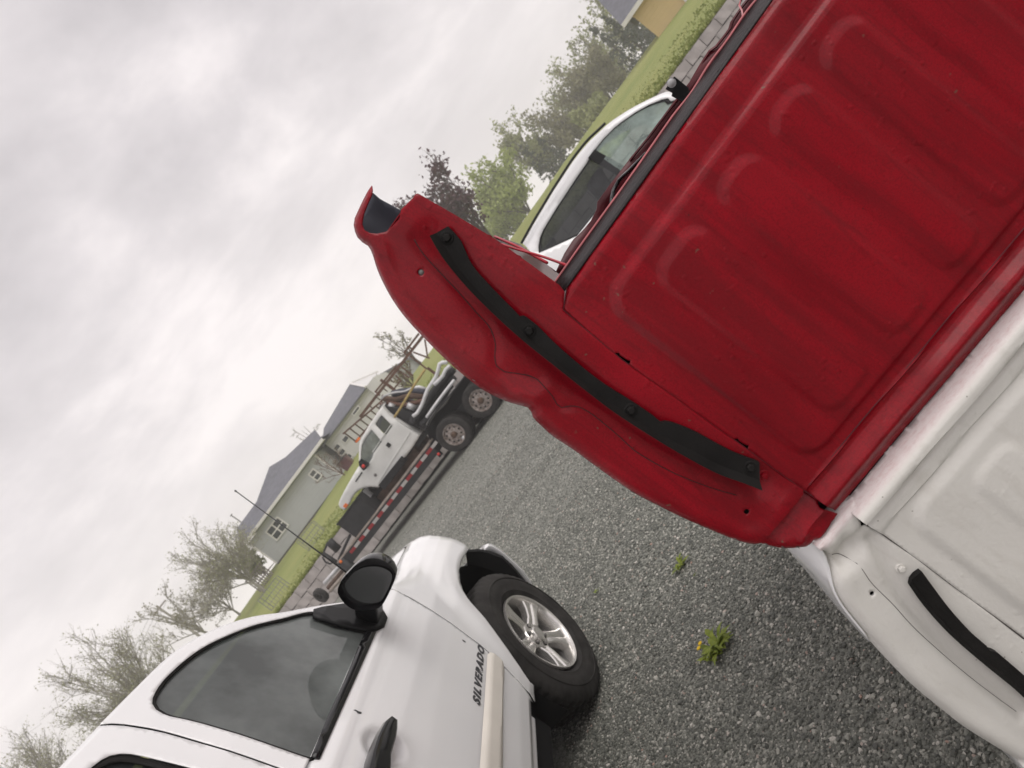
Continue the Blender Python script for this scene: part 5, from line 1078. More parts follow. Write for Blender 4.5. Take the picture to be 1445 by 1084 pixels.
mb.add(V_, [(0, 1, 2), (0, 2, 3), (0, 3, 4), (0, 4, 5), (0, 5, 6), (7, 6, 5), (7, 5, 4), (7, 4, 3), (7, 3, 8), (0, 6, 7), (1, 8, 3), (1, 3, 2)]); mb.build('roof', m['shingle'], hs)
mb = MB(); mb.box(eL[0], eR[0], -0.52, -0.46, ev - 0.22, ev - 0.002); mb.build('fascia', m['trim_white'], hs); mb = MB(); mb.box(eL[0], eR[0], -0.46, 0.0, ev - 0.24, ev - 0.20); mb.build('soffit', m['siding_pale'], hs)
window_on(HS, [(374.5, 750), (391, 729), (408, 740), (391, 765)], -0.02, 2, 2, hs); window_on(HS, [(434, 668), (443, 661), (456, 671), (447, 681)], -0.02, 2, 1, hs, mats={(0, 1): 'interior_grey'})
p = HS.on(326, 727, 3.6); q = HS.on(341, 737.5, 3.6); mb = MB(); mb.tube([(p[0], 3.6, p[1]), (q[0], 3.6, q[1] - .3)], 0.05, 6); mb.tube([(p[0] - .12, 3.6, p[1] - .02), (p[0] + .12, 3.6, p[1])], 0.04, 6); mb.build('roof_vent', m['steel_grey'], hs)
# pale wing with its own gable
wg = at_depth(481, 672, 57); WG = Frame((wg[0], wg[1]), R(-2)); wh = thing('house', WG, 'pale grey house wing with steep slate roof and white gable trim behind the lattice', 'house')
wq = lambda a, b, y=0.0: WG.on(a, b, y)
a0, a1 = wq(447, 618), wq(517, 566); z0_, z1_ = wq(484, 660)[1], .5 * (a0[1] + a1[1]); xA, xB = a0[0], wq(528, 560)[0] + 1.2
mb = MB(); mb.box(xA, xB, 0, 7, z0_ - 1.2, z1_); mb.build('wall', m['siding_pale'], wh)
rA, rB = wq(452, 607, 3.5), wq(499.5, 545, 3.5); rz = .5 * (rA[1] + rB[1]) + .1
mb = MB(); mb.add([(xA - .2, -.45, z1_ - .05), (rB[0] + 1.15, -.45, z1_ - .05), (rB[0], 3.5, rz + .25), (rA[0] + .3, 3.5, rz - .2), (xA - .2, 7.5, z1_ - .05), (rB[0] + 1.15, 7.5, z1_ - .05)], [(0, 1, 2, 3), (4, 3, 2, 5), (0, 3, 4)]); mb.build('roof', m['shingle'], wh, solid=0.12)
mb = MB(); mb.add([(rB[0] + 1.1, -.3, z1_), (rB[0] + .05, 3.5, rz + .2), (rB[0] + 1.9, 3.5, z1_ + .3), (rB[0] + 1.9, 3.5, z1_ - 1), (rB[0] + 1.1, -.3, z1_ - 1)], [(0, 1, 2, 3, 4)]); mb.build('gable', m['siding_pale'], wh)
mb = MB(); mb.bar((rB[0] + 1.15, -.45, z1_ - .02), (rB[0], 3.45, rz + .22), 0.16); mb.build('rake_trim', m['trim_white'], wh); mb = MB(); mb.bar((rB[0], 3.45, rz + .22), (rB[0] + 2.1, 3.6, z1_ + .25), 0.16); mb.build('rake_trim', m['trim_white'], wh)
for a, b in ((487.5, 619.5), (475.6, 631.5), (482.8, 638), (492, 645)):
    c_ = wq(a, b, -0.02); window_at(c_[0] - .3, c_[0] + .3, c_[1] - .22, c_[1] + .22, -0.02, 1, 1, wh, 0.06)
c_ = wq(503, 579, -0.5); window_at(c_[0] - .45, c_[0] + .35, c_[1] - .14, c_[1] + .14, -0.48, 1, 1, wh, 0.05)
mo_ = at_depth(494.5, 660, 52); MF = Frame((mo_[0], mo_[1]), 0); bn = thing('storage_bin', MF, 'small maroon bin on the lawn by the pale house wall', 'bin'); gz = float(terrain(mo_[0], mo_[1]))
mb = MB(); mb.prism([(-.35, gz - .05), (.35, gz - .05), (.40, gz + .8), (-.40, gz + .8)], 0, 0.9); mb.build('bin_body', m['dark_red_paint'], bn); mb = MB(); mb.box(-.43, .43, -.04, .94, gz + .8, gz + .88); mb.build('lid', m['black_plastic'], bn)
# farther grey building behind the lattice
bo_ = at_depth(588, 545, 68); BF = Frame((bo_[0], bo_[1]), R(4)); b3 = thing('outbuilding', BF, 'plain grey gabled outbuilding behind the right end of the lattice mast', 'building')
bp = [BF.on(*p, 0) for p in ((500, 600), (520.5, 549), (521.5, 537), (568, 510.5), (580, 503.5), (603.5, 519), (588, 550))]; bp[0] = np.array([bp[1][0] - .1, bp[-1][1] - 1.5]); bp[-1] = np.array([bp[-2][0] + .1, bp[0][1]])
mb = MB(); mb.prism([tuple(q) for q in bp], 0, 9); mb.build('wall', m['siding_grey'], b3)
mb = MB(); vs = []; rl_ = bp[1:6]
for q in rl_: vs += [(q[0], -0.3, q[1] + .03), (q[0], 9.3, q[1] + .03)]
mb.add(vs, [(2 * i, 2 * i + 1, 2 * i + 3, 2 * i + 2) for i in range(len(rl_) - 1)]); mb.build('roof', m['shingle'], b3, solid=0.22)
mb = MB(); mb.bar((rl_[3][0], -.33, rl_[3][1] - .05), (rl_[4][0], -.33, rl_[4][1] - .05), 0.22, 0.25); mb.build('rake_trim', m['trim_white'], b3)
# yellow house top right
yo = at_depth(941.3, 62, 45); YF = Frame((yo[0], yo[1]), R(-29)); yh = thing('house', YF, 'yellow sided house with grey roof edge at the top of the photo', 'house')
zc = YF.on(941.3, 62, 0)[1]; zev = YF.on(897, 20, 0)[1]; print('yellow', zc, zev)
mb = MB(); mb.box(0, 12, 0, 8, zc - .02, zev + .3); mb.build('wall', m['siding_yellow'], yh); mb = MB(); mb.box(.05, 12, 0.05, 8, zc - 1.0, zc - .02); mb.build('foundation', m['concrete_block'], yh)
mb = MB(); mb.box(-.012, .10, -.012, .1, zc, zev); mb.build('corner_trim', m['siding_yellow'], yh)
e0 = YF.on(876.6, 36, -0.6); mb = MB(); mb.add([(e0[0], -.6, e0[1]), (12.6, -.6, e0[1]), (12.6, 4, e0[1] + 2.6), (e0[0], 4, e0[1] + 2.6), (e0[0], 8.6, e0[1]), (12.6, 8.6, e0[1])], [(0, 1, 2, 3), (3, 2, 5, 4)]); mb.build('roof', m['shingle'], yh, solid=0.12)
mb = MB(); mb.box(e0[0] + .01, 12.59, -.63, -.57, e0[1] - .24, e0[1] + .03); mb.build('fascia', m['trim_white'], yh); mb = MB(); mb.add([(e0[0] + .02, -.57, e0[1] - .22), (12.5, -.57, e0[1] - .22), (12.5, .02, e0[1] - .2), (e0[0] + .02, .02, e0[1] - .2)], [(0, 1, 2, 3)]); mb.build('soffit', m['siding_yellow'], yh, solid=.03)
mb = MB(); mb.add([(0, -.0, zev), (0, 8, zev), (0, 4, e0[1] + 2.5)], [(0, 1, 2)]); mb.build('gable', m['siding_yellow'], yh, solid=.05)
c_ = YF.on(973, 5, -0.03); mb = MB(); mb.bar((c_[0], -.05, c_[1] - .30), (c_[0], -.05, c_[1] + 1.8), 0.16); mb.build('downpipe', m['trim_white'], yh)
window_at(2.3, 3.6, zc + 1.0, zc + 2.1, -.02, 2, 1, yh)
# wooden deck at the end of the grey house
do = at_depth(381, 808, 53); DF = Frame((do[0], do[1]), R(-4)); dk = thing('wooden_deck', DF, 'weathered wooden deck with slat rail at the left end of the grey house', 'deck'); gz = float(terrain(do[0], do[1]))
for k in range(7): mb = MB(); mb.box(-1.6 + 0 * k, .1, .1 + k * .2, .28 + k * .2, gz + .5, gz + .55); mb.build('deck_board', m['weathered_wood'], dk)
for k in range(9): mb = MB(); mb.box(-1.6 + k * .2, -1.52 + k * .2, 0, .05, gz - .05, gz + 1.25); mb.build('slat', m['weathered_wood'], dk)
mb = MB(); mb.box(-1.66, .12, -.04, .09, gz + 1.25, gz + 1.33); mb.build('hand_rail', m['weathered_wood'], dk)
# wire cages on the lawn
for k, (px, py, D, lab) in enumerate(((431, 752, 38, 'faint wire cage on the lawn, the one below the four pane window'), (385, 838, 34, 'faint wire cage on the lawn, the lower left one near the pickup roof'))):
    p = at_depth(px, py, D); gz = float(terrain(p[0], p[1])); CF = Frame((p[0], p[1]), R(10)); mb = MB(); s_ = .62
    for x in (-s_, s_):
        for y in (0, .7): mb.bar((x, y, gz - .02), (x, y, gz + .8), .03)
    for z in (.03, .28, .53, .8):
        for y in (0, .7): mb.bar((-s_, y, gz + z), (s_, y, gz + z), .022)
    for i in range(1, 8): mb.bar((-s_ + i * s_ / 4, 0, gz), (-s_ + i * s_ / 4, 0, gz + .8), .016)
    o = mb.build('wire_cage', m['wire_grey'], None); o.location = tuple(CF.o); o.rotation_euler = (0, 0, CF.yaw); tag(o, lab, 'cage', 'wire cages on the lawn')

# ================================================================== white crossover behind the red bed
so = at_depth(840, 260, 8.6); SF = Frame((so[0], so[1]), R(-9)); sv = thing('crossover', SF, 'white crossover with black roof rail seen over the red bed', 'car')
z6 = lambda pts, y=0.0: [SF.on(700 + a / 3.497, 90 + b / 3.497, y) for a, b in pts]
roofl = z6([(135, 890), (190, 790), (250, 690), (300, 608), (350, 530), (395, 462), (440, 403), (480, 357), (520, 320), (560, 282), (600, 250), (650, 218), (700, 190), (775, 155), (850, 125), (872, 130), (892, 150)])
winl = z6([(210, 935), (208, 900), (215, 858), (235, 812), (262, 768), (305, 697), (350, 630), (400, 553), (450, 482), (495, 410), (540, 352), (590, 300), (640, 262), (700, 222), (760, 190), (820, 168), (852, 163), (866, 180)])
belt_r = z6([(860, 200), (400, 850), (280, 905)]); zb_ = belt_r[2][1]; print('suv', roofl[0], roofl[8], winl[0], belt_r)
lowb = [np.array([roofl[-1][0] + 1.05, 1.02]), np.array([roofl[-1][0] + 1.1, 0.35]), np.array([roofl[0][0] - .12, 0.35]), np.array([roofl[0][0] - .15, 0.9])]
hole = winl + [belt_r[0] + np.array([0.35, -0.22]), np.array([.9, min(q[1] for q in belt_r[1:]) - .04])] + belt_r[1:]
def svf(x, z): return 0.24 * sm(z, 1.15, 1.95) ** 1.2 + 0.05 * (1 - sm(z, .35, .6)) + .04 * (1 - sm(pdist(np.c_[x, z], roofl), 0, .06))
panel('body_side', crom(roofl, .05) + lowb, 0.06, svf, m['white_car_paint'], sv, holes=[hole], thick=0.01)
hcn = np.array(hole).mean(0)
panel('window_seal', crom(winl, .05) + hole[len(winl):], 0.08, lambda x, z: svf(x, z) + .012, m['black_plastic'], sv, holes=[[q + (hcn - q) * .045 for q in crom(winl, .05) + hole[len(winl):]]], thick=.01, grid=False)
bp0, bp1 = z6([(492, 425)])[0], z6([(648, 470)])[0]
fx = bp0[0]
panel('front_glass', [q for q in hole if q[0] > fx] + [np.array([fx, .97])] + [np.array([fx, bp0[1]])], 0.2, lambda x, z: svf(x, z) + .02, m['clear_glass'], sv, thick=0, grid=False) if False else None
inl = [q + (hcn - q) * .01 for q in hole]
fg = [q for q in inl if q[0] >= fx]; rg_ = [q for q in inl if q[0] < fx]; zl = .5 * (hole[-2][1] + hole[len(winl)][1])
panel('front_glass', [np.array([fx, bp0[1]])] + fg + [np.array([fx, zl])], 0.2, lambda x, z: svf(x, z) + .022, m['clear_glass'], sv, thick=0)
panel('rear_glass', [q for q in winl if q[0] < fx] + [np.array([fx, bp0[1]]), np.array([fx, zl])] + belt_r[1:], 0.2, lambda x, z: svf(x, z) + .022, m['dark_glass'], sv, thick=0)
mb = MB(); mb.prism([(fx - .03, zl), (fx + .10, zl), (fx + .02, bp0[1] + .02), (fx - .10, bp0[1] + .02)], .16, .20); mb.build('door_pillar', m['black_plastic'], sv)
panel('far_side', crom(roofl, .05) + lowb, 0.3, lambda x, z: 1.85 - svf(x, z), m['white_car_paint'], sv, holes=[hole], thick=0.01, grid=False)
mb = MB(); vs = []
for q in roofl:
    y_ = float(svf(np.array([q[0]]), np.array([q[1]]))[0])
    for t in (0, .08, .3, .7, .92, 1): vs.append((q[0], y_ + (1.85 - 2 * y_) * t, q[1] + .035 * math.sin(math.pi * t) ** .7))
mb.add(vs[:6 * 11], [(i * 6 + j, i * 6 + j + 1, (i + 1) * 6 + j + 1, (i + 1) * 6 + j) for i in range(10) for j in range(5)]); mb.build('roof', m['white_car_paint'], sv, smooth=True, solid=.01)
mb = MB(); mb.add(vs[6 * 10:], [(i * 6 + j, i * 6 + j + 1, (i + 1) * 6 + j + 1, (i + 1) * 6 + j) for i in range(len(roofl) - 11) for j in range(5)]); mb.build('windscreen', m['clear_glass'], sv, smooth=True)
mb = MB(); x_ = roofl[-1][0]; mb.add([(x_ - .02, .14, 1.06), (x_ + 1.0, .10, 1.0), (x_ + 1.0, 1.75, 1.0), (x_ - .02, 1.7, 1.06)], [(0, 1, 2, 3)]); mb.build('hood', m['white_car_paint'], sv, solid=.01)
mb = MB(); x_ = roofl[0][0]; mb.box(x_ - .1, x_ - .02, .1, 1.75, .4, roofl[0][1] - .05); mb.build('tailgate', m['white_car_paint'], sv, bevel=.02)
rr_ = [q + np.array([-.012, .030]) for q in roofl[0:10]]; mb = MB(); mb.tube([(q[0], .20 + .0 * q[0], q[1]) for q in crom(rr_, .05)], .016, 7); mb.build('roof_rail', m['black_plastic'], sv, smooth=True)
for yy in (.35, 1.05):
    for xx, hgt_ in ((fx + .15, 1.62), (fx - .85, 1.55)):
        mb = MB(); mb.prism([(xx - .35, .7), (xx + .35, .7), (xx + .3, .95), (xx - .1, .95), (xx - .28, 1.42), (xx - .2, hgt_), (xx - .38, hgt_), (xx - .45, 1.2)], yy, yy + .45); mb.build('seat', m['seat_cloth'], sv, bevel=.04)
mb = MB(); mb.box(roofl[0][0], roofl[-1][0] + .9, .06, 1.8, .3, .75); mb.build('underbody', m['dark_void'], sv)
for x_ in (roofl[0][0] + .75, roofl[-1][0] + .45):
    for y_ in (.12, 1.73): mb = MB(); mb.lathe([(.2, -.10), (.30, -.12), (.34, -.08), (.34, .08), (.30, .12), (.2, .10), (.0, .0)], 32, 'y', (x_, y_, .34)); mb.build('wheel', m['tyre_rubber'], sv, smooth=True, autos=35)
q = z6([(600, 320), (640, 345)], .9); mb = MB(); mb.lathe([(.17, .9), (.185, .905), (.2, .9), (.185, .895)], 24, 'y', (fx + .55, 0, 1.22), True); mb.build('steering_wheel', m['black_plastic'], sv)
# ================================================================== trees
def leaf_quads(cent, size, rg, flat=0.6):
    n = len(cent); nrm = rg.normal(size=(n, 3)); nrm[:, 2] *= flat; nrm /= np.linalg.norm(nrm, axis=1)[:, None] + 1e-9
    a = np.cross(nrm, rg.normal(size=(n, 3))); a /= np.linalg.norm(a, axis=1)[:, None] + 1e-9; b = np.cross(nrm, a)
    s = size * (0.6 + 0.8 * rg.random(n))[:, None]; a = a * s; b = b * s * 0.55
    v = np.stack([cent - a, cent + b, cent + a, cent - b], 1).reshape(-1, 3)
    return v, [(4 * i, 4 * i + 1, 4 * i + 2, 4 * i + 3) for i in range(n)]
def mesh_np(name, v, f, mat, parent):
    me = bpy.data.meshes.new(name); me.from_pydata([tuple(p) for p in v], [], f); me.materials.append(mat)
    o = bpy.data.objects.new(name, me); C.objects.link(o); o.parent = parent; return o
def tree(label, px, py, D, h, r, leaf, seed, cat='tree', group='trees beyond the lawn', trunk=0.28, nmain=9, nsub=7, ntw=5, nleaf=6, lsize=.10, spread=.18, bark='bark', tw=0.012, squash=1.0, low=0.12, name='tree', lean=0.0):
    rg = np.random.default_rng(seed); p = at_depth(px, py, D); gz = float(terrain(p[0], p[1])) - .1
    t = empty(name, (p[0], p[1], gz), 0.0, label, cat, group)
    mb = MB(); zf = h * trunk; cz = h * (trunk * .6 + (1 - trunk * .6) * .55); rz = h - cz
    r0 = 0.012 * h + 0.03
    mb.tube([(0, 0, 0), (rg.normal() * .03, rg.normal() * .03, zf * .5), (lean * .3, 0, zf), (lean * .6, rg.normal() * .1, cz), (lean, 0, h * .9)], [r0 * 1.3, r0, r0 * .85, r0 * .4, tw], 6, False)
    L_ = []; 
    for i in range(nmain):
        az = 2 * math.pi * (i + rg.random() * .6) / nmain; el = rg.uniform(low, 1.0); rad = r * math.sqrt(max(0.05, 1 - (el - .35) ** 2 * 1.5)) * rg.uniform(.75, 1.0)
        zt_ = cz - rz * .55 + (rz * 1.5) * el * squash; tip_ = np.array([lean + rad * math.cos(az) * (1.05 - el * .45), rad * math.sin(az) * (1.05 - el * .45), zt_])
        s0 = np.array([lean * .3, 0, zf * rg.uniform(.75, 1.25)]); mid = s0 * .5 + tip_ * .5 + np.array([0, 0, .10 * h * rg.uniform(-.3, .6)]) - np.array([tip_[0], tip_[1], 0]) * .06
        path = [s0 * (1 - u) ** 2 + mid * 2 * u * (1 - u) + tip_ * u * u for u in np.linspace(0, 1, 6)]
        mb.tube(path, list(np.linspace(r0 * .5, tw * 1.4, 6)), 5, False)
        for j in range(nsub):
            u = rg.uniform(.25, 1.0); k = min(4, int(u * 5)); q0 = path[k] + (path[k + 1] - path[k]) * (u * 5 - k)
            d = (path[k + 1] - path[k]); d = d / np.linalg.norm(d); dv = d * .8 + rg.normal(size=3) * .55 + np.array([0, 0, .35]); dv /= np.linalg.norm(dv); ln = r * rg.uniform(.28, .55)
            q2 = q0 + dv * ln; q1 = (q0 + q2) / 2 + rg.normal(size=3) * ln * .08 + np.array([0, 0, -.03 * ln]); mb.tube([q0, q1, q2], [r0 * .2, tw * 1.5, tw], 4, False)
            for l in range(ntw):
                s_ = rg.uniform(.2, 1.0); w0 = q0 + (q2 - q0) * s_; dw = dv * .7 + rg.normal(size=3) * .6 + np.array([0, 0, .3]); dw /= np.linalg.norm(dw); lw = ln * rg.uniform(.35, .7)
                w1_ = w0 + dw * lw; mb.tube([w0, w1_], [tw, tw * .5], 3, False)
                for c_ in range(nleaf): L_.append(w0 + dw * lw * rg.uniform(.15, 1.05) + rg.normal(size=3) * spread * r * .35)
    mb.build('trunk', m[bark], t)
    if L_: v, f = leaf_quads(np.array(L_), lsize, rg); mesh_np('crown', v, f, m[leaf], t)
    return t
def spruce(label, px, py, D, h, r, seed, group='trees beyond the lawn'):
    rg = np.random.default_rng(seed); p = at_depth(px, py, D); gz = float(terrain(p[0], p[1])) - .1; t = empty('spruce_tree', (p[0], p[1], gz), 0, label, 'tree', group)
    mb = MB(); mb.tube([(0, 0, 0), (0, 0, h)], [.16, .02], 6, False); cen = []
    for k in range(int(h * 7)):
        z = h * (.08 + .9 * rg.random() ** 1.1); rad = r * (1 - z / h) ** .8 * rg.uniform(.75, 1.1); az = rg.uniform(0, 2 * math.pi); e_ = np.array([rad * math.cos(az), rad * math.sin(az), z - rad * .22]); mb.tube([(0, 0, z), e_], [.04, .01], 3, False)
        for _ in range(18): u = rg.uniform(.15, 1); cen.append(np.array([0, 0, z]) * (1 - u) + e_ * u + rg.normal(size=3) * (.10 + .05 * rad))
    mb.build('trunk', m['bark'], t); v, f = leaf_quads(np.array(cen), .17, rg); mesh_np('crown', v, f, m['leaf_spruce'], t); return t
# left: budding round-headed trees
B = dict(leaf='leaf_bud', bark='bark_grey', low=.05)
def H_at(hv_top, hv_base, D): return (hv_top - hv_base) / F * D
tree('large budding round headed tree above the pickup roof at lower left', 222, 1002, 42, 7.2, 3.3, 'leaf_bud', 11, nmain=30, nsub=9, ntw=7, nleaf=3, lsize=.055, spread=.10, bark='bark_grey', low=.0, tw=.011, squash=1.0, trunk=.2, group='budding trees by the grey house')
tree('budding tree cut off by the lower left corner of the photo', 96, 1146, 42, 7.4, 3.6, 'leaf_bud', 12, nmain=28, nsub=9, ntw=7, nleaf=3, lsize=.055, spread=.10, bark='bark_grey', low=.0, tw=.011, trunk=.2, group='budding trees by the grey house')
tree('grey budding tree standing just left of the grey house', 376, 836, 50, 6.6, 2.7, 'leaf_bud', 13, nmain=24, nsub=9, ntw=6, nleaf=3, lsize=.058, spread=.10, bark='bark_grey', low=.0, tw=.012, trunk=.22, group='budding trees by the grey house')
tree('pale blossoming small tree between the grey budding tree and the pickup roof', 345, 872, 58, 4.6, 2.9, 'leaf_blossom', 14, nmain=11, nsub=8, ntw=6, nleaf=6, lsize=.08, spread=.14, bark='bark_grey', low=.0, tw=.012, trunk=.2, group='budding trees by the grey house')
tree('thin sparse tree with long bare reaching branches left of the blossoming one', 318, 905, 55, 6.6, 2.4, 'leaf_dull', 15, nmain=8, nsub=6, ntw=4, nleaf=3, lsize=.08, spread=.08, bark='bark_grey', low=.1, tw=.014, trunk=.25, lean=-1.1, group='budding trees by the grey house')
tree('bare twiggy tree poking over the roof of the grey house', 470, 640, 72, 6.8, 1.7, 'leaf_dull', 16, nmain=6, nsub=5, ntw=4, nleaf=1, lsize=.06, spread=.06, bark='bark_grey', tw=.016, trunk=.3, group='budding trees by the grey house')
tree('bare brown shrub growing against the pale house wall', 474, 662, 51.5, 2.6, 1.4, 'leaf_dull', 17, cat='shrub', name='shrub', nmain=7, nsub=5, ntw=4, nleaf=1, lsize=.04, spread=.06, bark='rust', tw=.011, trunk=.12, group='budding trees by the grey house')
tree('dark green bush at the left end wall of the grey house', 372, 806, 58, 3.0, 1.2, 'leaf_mid', 18, cat='shrub', name='shrub', nmain=9, nsub=6, ntw=5, nleaf=7, lsize=.11, spread=.2, trunk=.1, group='budding trees by the grey house')
tree('orange brown bush under the lattice mast', 588, 548, 44, 1.9, 1.0, 'leaf_dull', 19, cat='shrub', name='shrub', nmain=8, nsub=5, ntw=4, nleaf=2, lsize=.07, spread=.15, bark='rust', trunk=.1, group='budding trees by the grey house')
tree('sparse twiggy tree at the right end of the lattice mast', 612, 526, 60, 4.2, 1.6, 'leaf_dull', 20, nmain=7, nsub=5, ntw=4, nleaf=3, lsize=.08, spread=.1, bark='bark', trunk=.2, group='budding trees by the grey house')
# right: the line of trees behind the lawn
tree('purple leaved tree standing behind the red corner post', 714, 352, 46, 7.4, 2.75, 'leaf_purple', 31, nmain=12, nsub=8, ntw=6, nleaf=5, lsize=.13, spread=.22, low=.0, trunk=.2, squash=1.0)
G = [('bright green full tree next to the purple one', 772, 318, 84, 8.6, 4.0, 'leaf_fresh', 2.0), ('second bright green tree, lower and behind the crossover tail', 756, 345, 92, 7.5, 4.2, 'leaf_fresh', 2.0),
     ('tall pale green tree rising left of the dark spruce', 815, 262, 98, 11.0, 4.0, 'leaf_mid', 1.6), ('dull olive tree behind the middle of the crossover roof', 850, 218, 96, 9.2, 4.2, 'leaf_dull', 1.6),
     ('airy light green tree above the front of the crossover', 872, 190, 102, 11.2, 4.4, 'leaf_mid', 1.2), ('olive green tree at the crest of the lawn', 892, 163, 94, 9.6, 3.6, 'leaf_dull', 1.5),
     ('loose grey green tree near the yellow house', 910, 132, 104, 11.6, 4.0, 'leaf_mid', 1.1), ('small brownish tree in front of the spruces', 904, 150, 88, 6.4, 3.0, 'leaf_dull', 1.6),
     ('low olive bush on the crest behind the crossover roof', 868, 190, 76, 2.8, 2.0, 'leaf_mid', 2.0), ('soft green tree rising behind the yellow house corner', 948, 72, 90, 12.5, 4.4, 'leaf_mid', 1.3)]
for k, (lab, px, py, D, h, r, lf, dn) in enumerate(G):
    tree(lab, px, py, D, h, r, lf, 40 + k, nmain=13, nsub=8, ntw=5, nleaf=int(5 * dn), lsize=.21, spread=.20, low=.0, trunk=.13, tw=.02)
spruce('dark spruce between the bright green trees and the crossover roof', 812, 268, 86, 7.4, 2.3, 61); spruce('second dark spruce close beside the first, half hidden', 826, 250, 92, 6.6, 2.2, 62)
spruce('dark spruce at the foot of the yellow house corner', 930, 88, 74, 7.0, 2.1, 63); spruce('tall narrow dark spruce left of the yellow house', 918, 108, 84, 8.4, 2.1, 64); spruce('short dark spruce half hidden by the yellow house', 938, 72, 80, 6.6, 2.0, 65)
# overhead wires
po = at_depth(292, 905, 75); pg = float(terrain(po[0], po[1])); pole = empty('utility_pole', (po[0], po[1], pg), 0, 'wooden utility pole hidden among the budding trees', 'utility pole'); hp_ = 7.4 - 0
mb = MB(); mb.tube([(0, 0, 0), (0, 0, hp_)], [.15, .11], 8); mb.build('pole', m['bark_grey'], pole); mb = MB(); mb.box(-1.0, 1.0, -.06, .06, hp_ - .45, hp_ - .3); mb.build('cross_arm', m['weathered_wood'], pole)
for k, (ofs, lab) in enumerate(((-.8, 'thin overhead wire, leftmost of three above the pickup roof'), (0., 'thin overhead wire, middle one of three above the pickup roof'), (.8, 'thin overhead wire, rightmost of three above the pickup roof'))):
    pts = [(po[0] + ofs + (-60) * u, po[1] + ofs * 1.5 + 12 * u, pg + hp_ - .3 - 3.0 * math.sin(math.pi * u)) for u in np.linspace(0, 1, 12)]
    mb = MB(); mb.tube(pts, .018, 4); tag(mb.build('overhead_wire', m['wire_grey'], None), lab, 'wire', 'overhead wires')

# ================================================================== weeds and loose stones
def weed(px, py, rad, n, seed, label, flowers=0):
    rg = np.random.default_rng(seed); p = at_ground(px, py, .015); t = empty('weed', (p[0], p[1], 0), 0, label, 'plant', 'weeds in the gravel'); 
    for k in range(n):
        az = rg.uniform(0, 2 * math.pi); ln = rad * rg.uniform(.55, 1.15); up = rg.uniform(.25, .9); w = ln * rg.uniform(.10, .17); d = np.array([math.cos(az), math.sin(az), 0]); s_ = np.array([-d[1], d[0], 0]); vs = []
        o_ = rg.normal(size=3) * rad * .22; o_[2] = 0
        for u in np.linspace(0, 1, 6):
            c_ = o_ + d * ln * u + np.array([0, 0, .01 + ln * up * (u * 1.5 - u * u * 1.0)]); ww = w * math.sin(math.pi * min(.97, .12 + u * .86)) * (1.0 if int(u * 5) % 2 else .72); vs += [c_ - s_ * ww, c_ + s_ * ww + np.array([0, 0, .1 * ww])]
        mb = MB(); mb.add(vs, [(2 * i, 2 * i + 1, 2 * i + 3, 2 * i + 2) for i in range(5)]); mb.build('leaf', m['leaf_weed'], t, smooth=True)
    for k in range(flowers):
        q = at_ground(986 + 2 * k, 915 - 7 * k, .05); c_ = (q[0] - p[0], q[1] - p[1], .05); mb = MB(); mb.tube([(c_[0] * .4, c_[1] * .4, .01), c_], .0016, 4); st_ = mb.build('stem', m['leaf_weed'], t)
        mb = MB(); mb.lathe([(0, .002), (.008, .004), (.011, .001), (.006, -.003), (0, -.004)], 10, 'z', c_); mb.build('flower', m['yellow_petals'], t, smooth=True)
weed(1013, 913, .088, 70, 5, 'green dandelion tuft with two small yellow flowers in the gravel', 2)
weed(960, 798, .055, 22, 6, 'small yellow green weed just below the edge of the red bed')
weed(843, 833, .030, 8, 8, 'tiny weed sprouting close to the pickup front wheel')
weed(979, 812, .020, 6, 9, 'tiny sprout beside the small yellow green weed')
# ragged grass over the top of the wall and the near lawn
rgg = np.random.default_rng(21); n_ = 11000; gx_ = rgg.uniform(-14, 19, n_); gd_ = 0.02 + 14 * rgg.random(n_) ** 2.2; gy_ = WALL_Y(gx_) + .20 + gd_; gz_ = terrain(gx_, gy_)
hh = (0.03 + 0.07 * rgg.random(n_)) * (1 + .5 * (gd_ < .4)); an = rgg.uniform(0, 6.28, n_); ww = 0.03 + .05 * rgg.random(n_); lx, ly = rgg.normal(size=n_) * .04, -np.abs(rgg.normal(size=n_)) * .06 * (gd_ < .5)
gv = np.stack([np.c_[gx_ - ww * np.cos(an), gy_ - ww * np.sin(an), gz_ - .02], np.c_[gx_ + ww * np.cos(an), gy_ + ww * np.sin(an), gz_ - .02], np.c_[gx_ + lx, gy_ + ly, gz_ + hh]], 1).reshape(-1, 3)
go_ = mesh_np('grass_tufts', gv, [(3 * i, 3 * i + 1, 3 * i + 2) for i in range(n_)], m['grass_blade'], None); tag(go_, kind='stuff')
# crushed stone scattered over the near yard
def stone(k):
    bm = bmesh.new(); bmesh.ops.create_icosphere(bm, subdivisions=1, radius=1.0); rr = random.Random(k)
    sx_, sy_, sz_ = rr.uniform(.8, 1.25), rr.uniform(.6, .95), rr.uniform(.4, .7)
    for v in bm.verts:
        f_ = rr.uniform(.72, 1.12); v.co = Vector((v.co.x * sx_ * f_, v.co.y * sy_ * f_, v.co.z * sz_ * f_))
    me = bpy.data.meshes.new('stone'); bm.to_mesh(me); bm.free(); me.materials.append(m['gravel_stone']); return me
rgs = np.random.default_rng(3); PTS = []; SC = []; RT = []
def scatter(n, x0, x1, y0, y1, smin, smax, pw):
    x = rgs.uniform(x0, x1, n); y = rgs.uniform(y0, y1, n); s = smin + (smax - smin) * rgs.random(n) ** pw
    PTS.append(np.c_[x, y, s * .15]); SC.append(s); RT.append(np.c_[rgs.normal(size=n) * .35, rgs.normal(size=n) * .35, rgs.uniform(0, 6.28, n)])
scatter(70000, -1.25, .75, 1.55, 3.6, .0030, .0088, 2.0); scatter(5200, -1.25, .75, 1.55, 3.6, .008, .0145, 2.0)
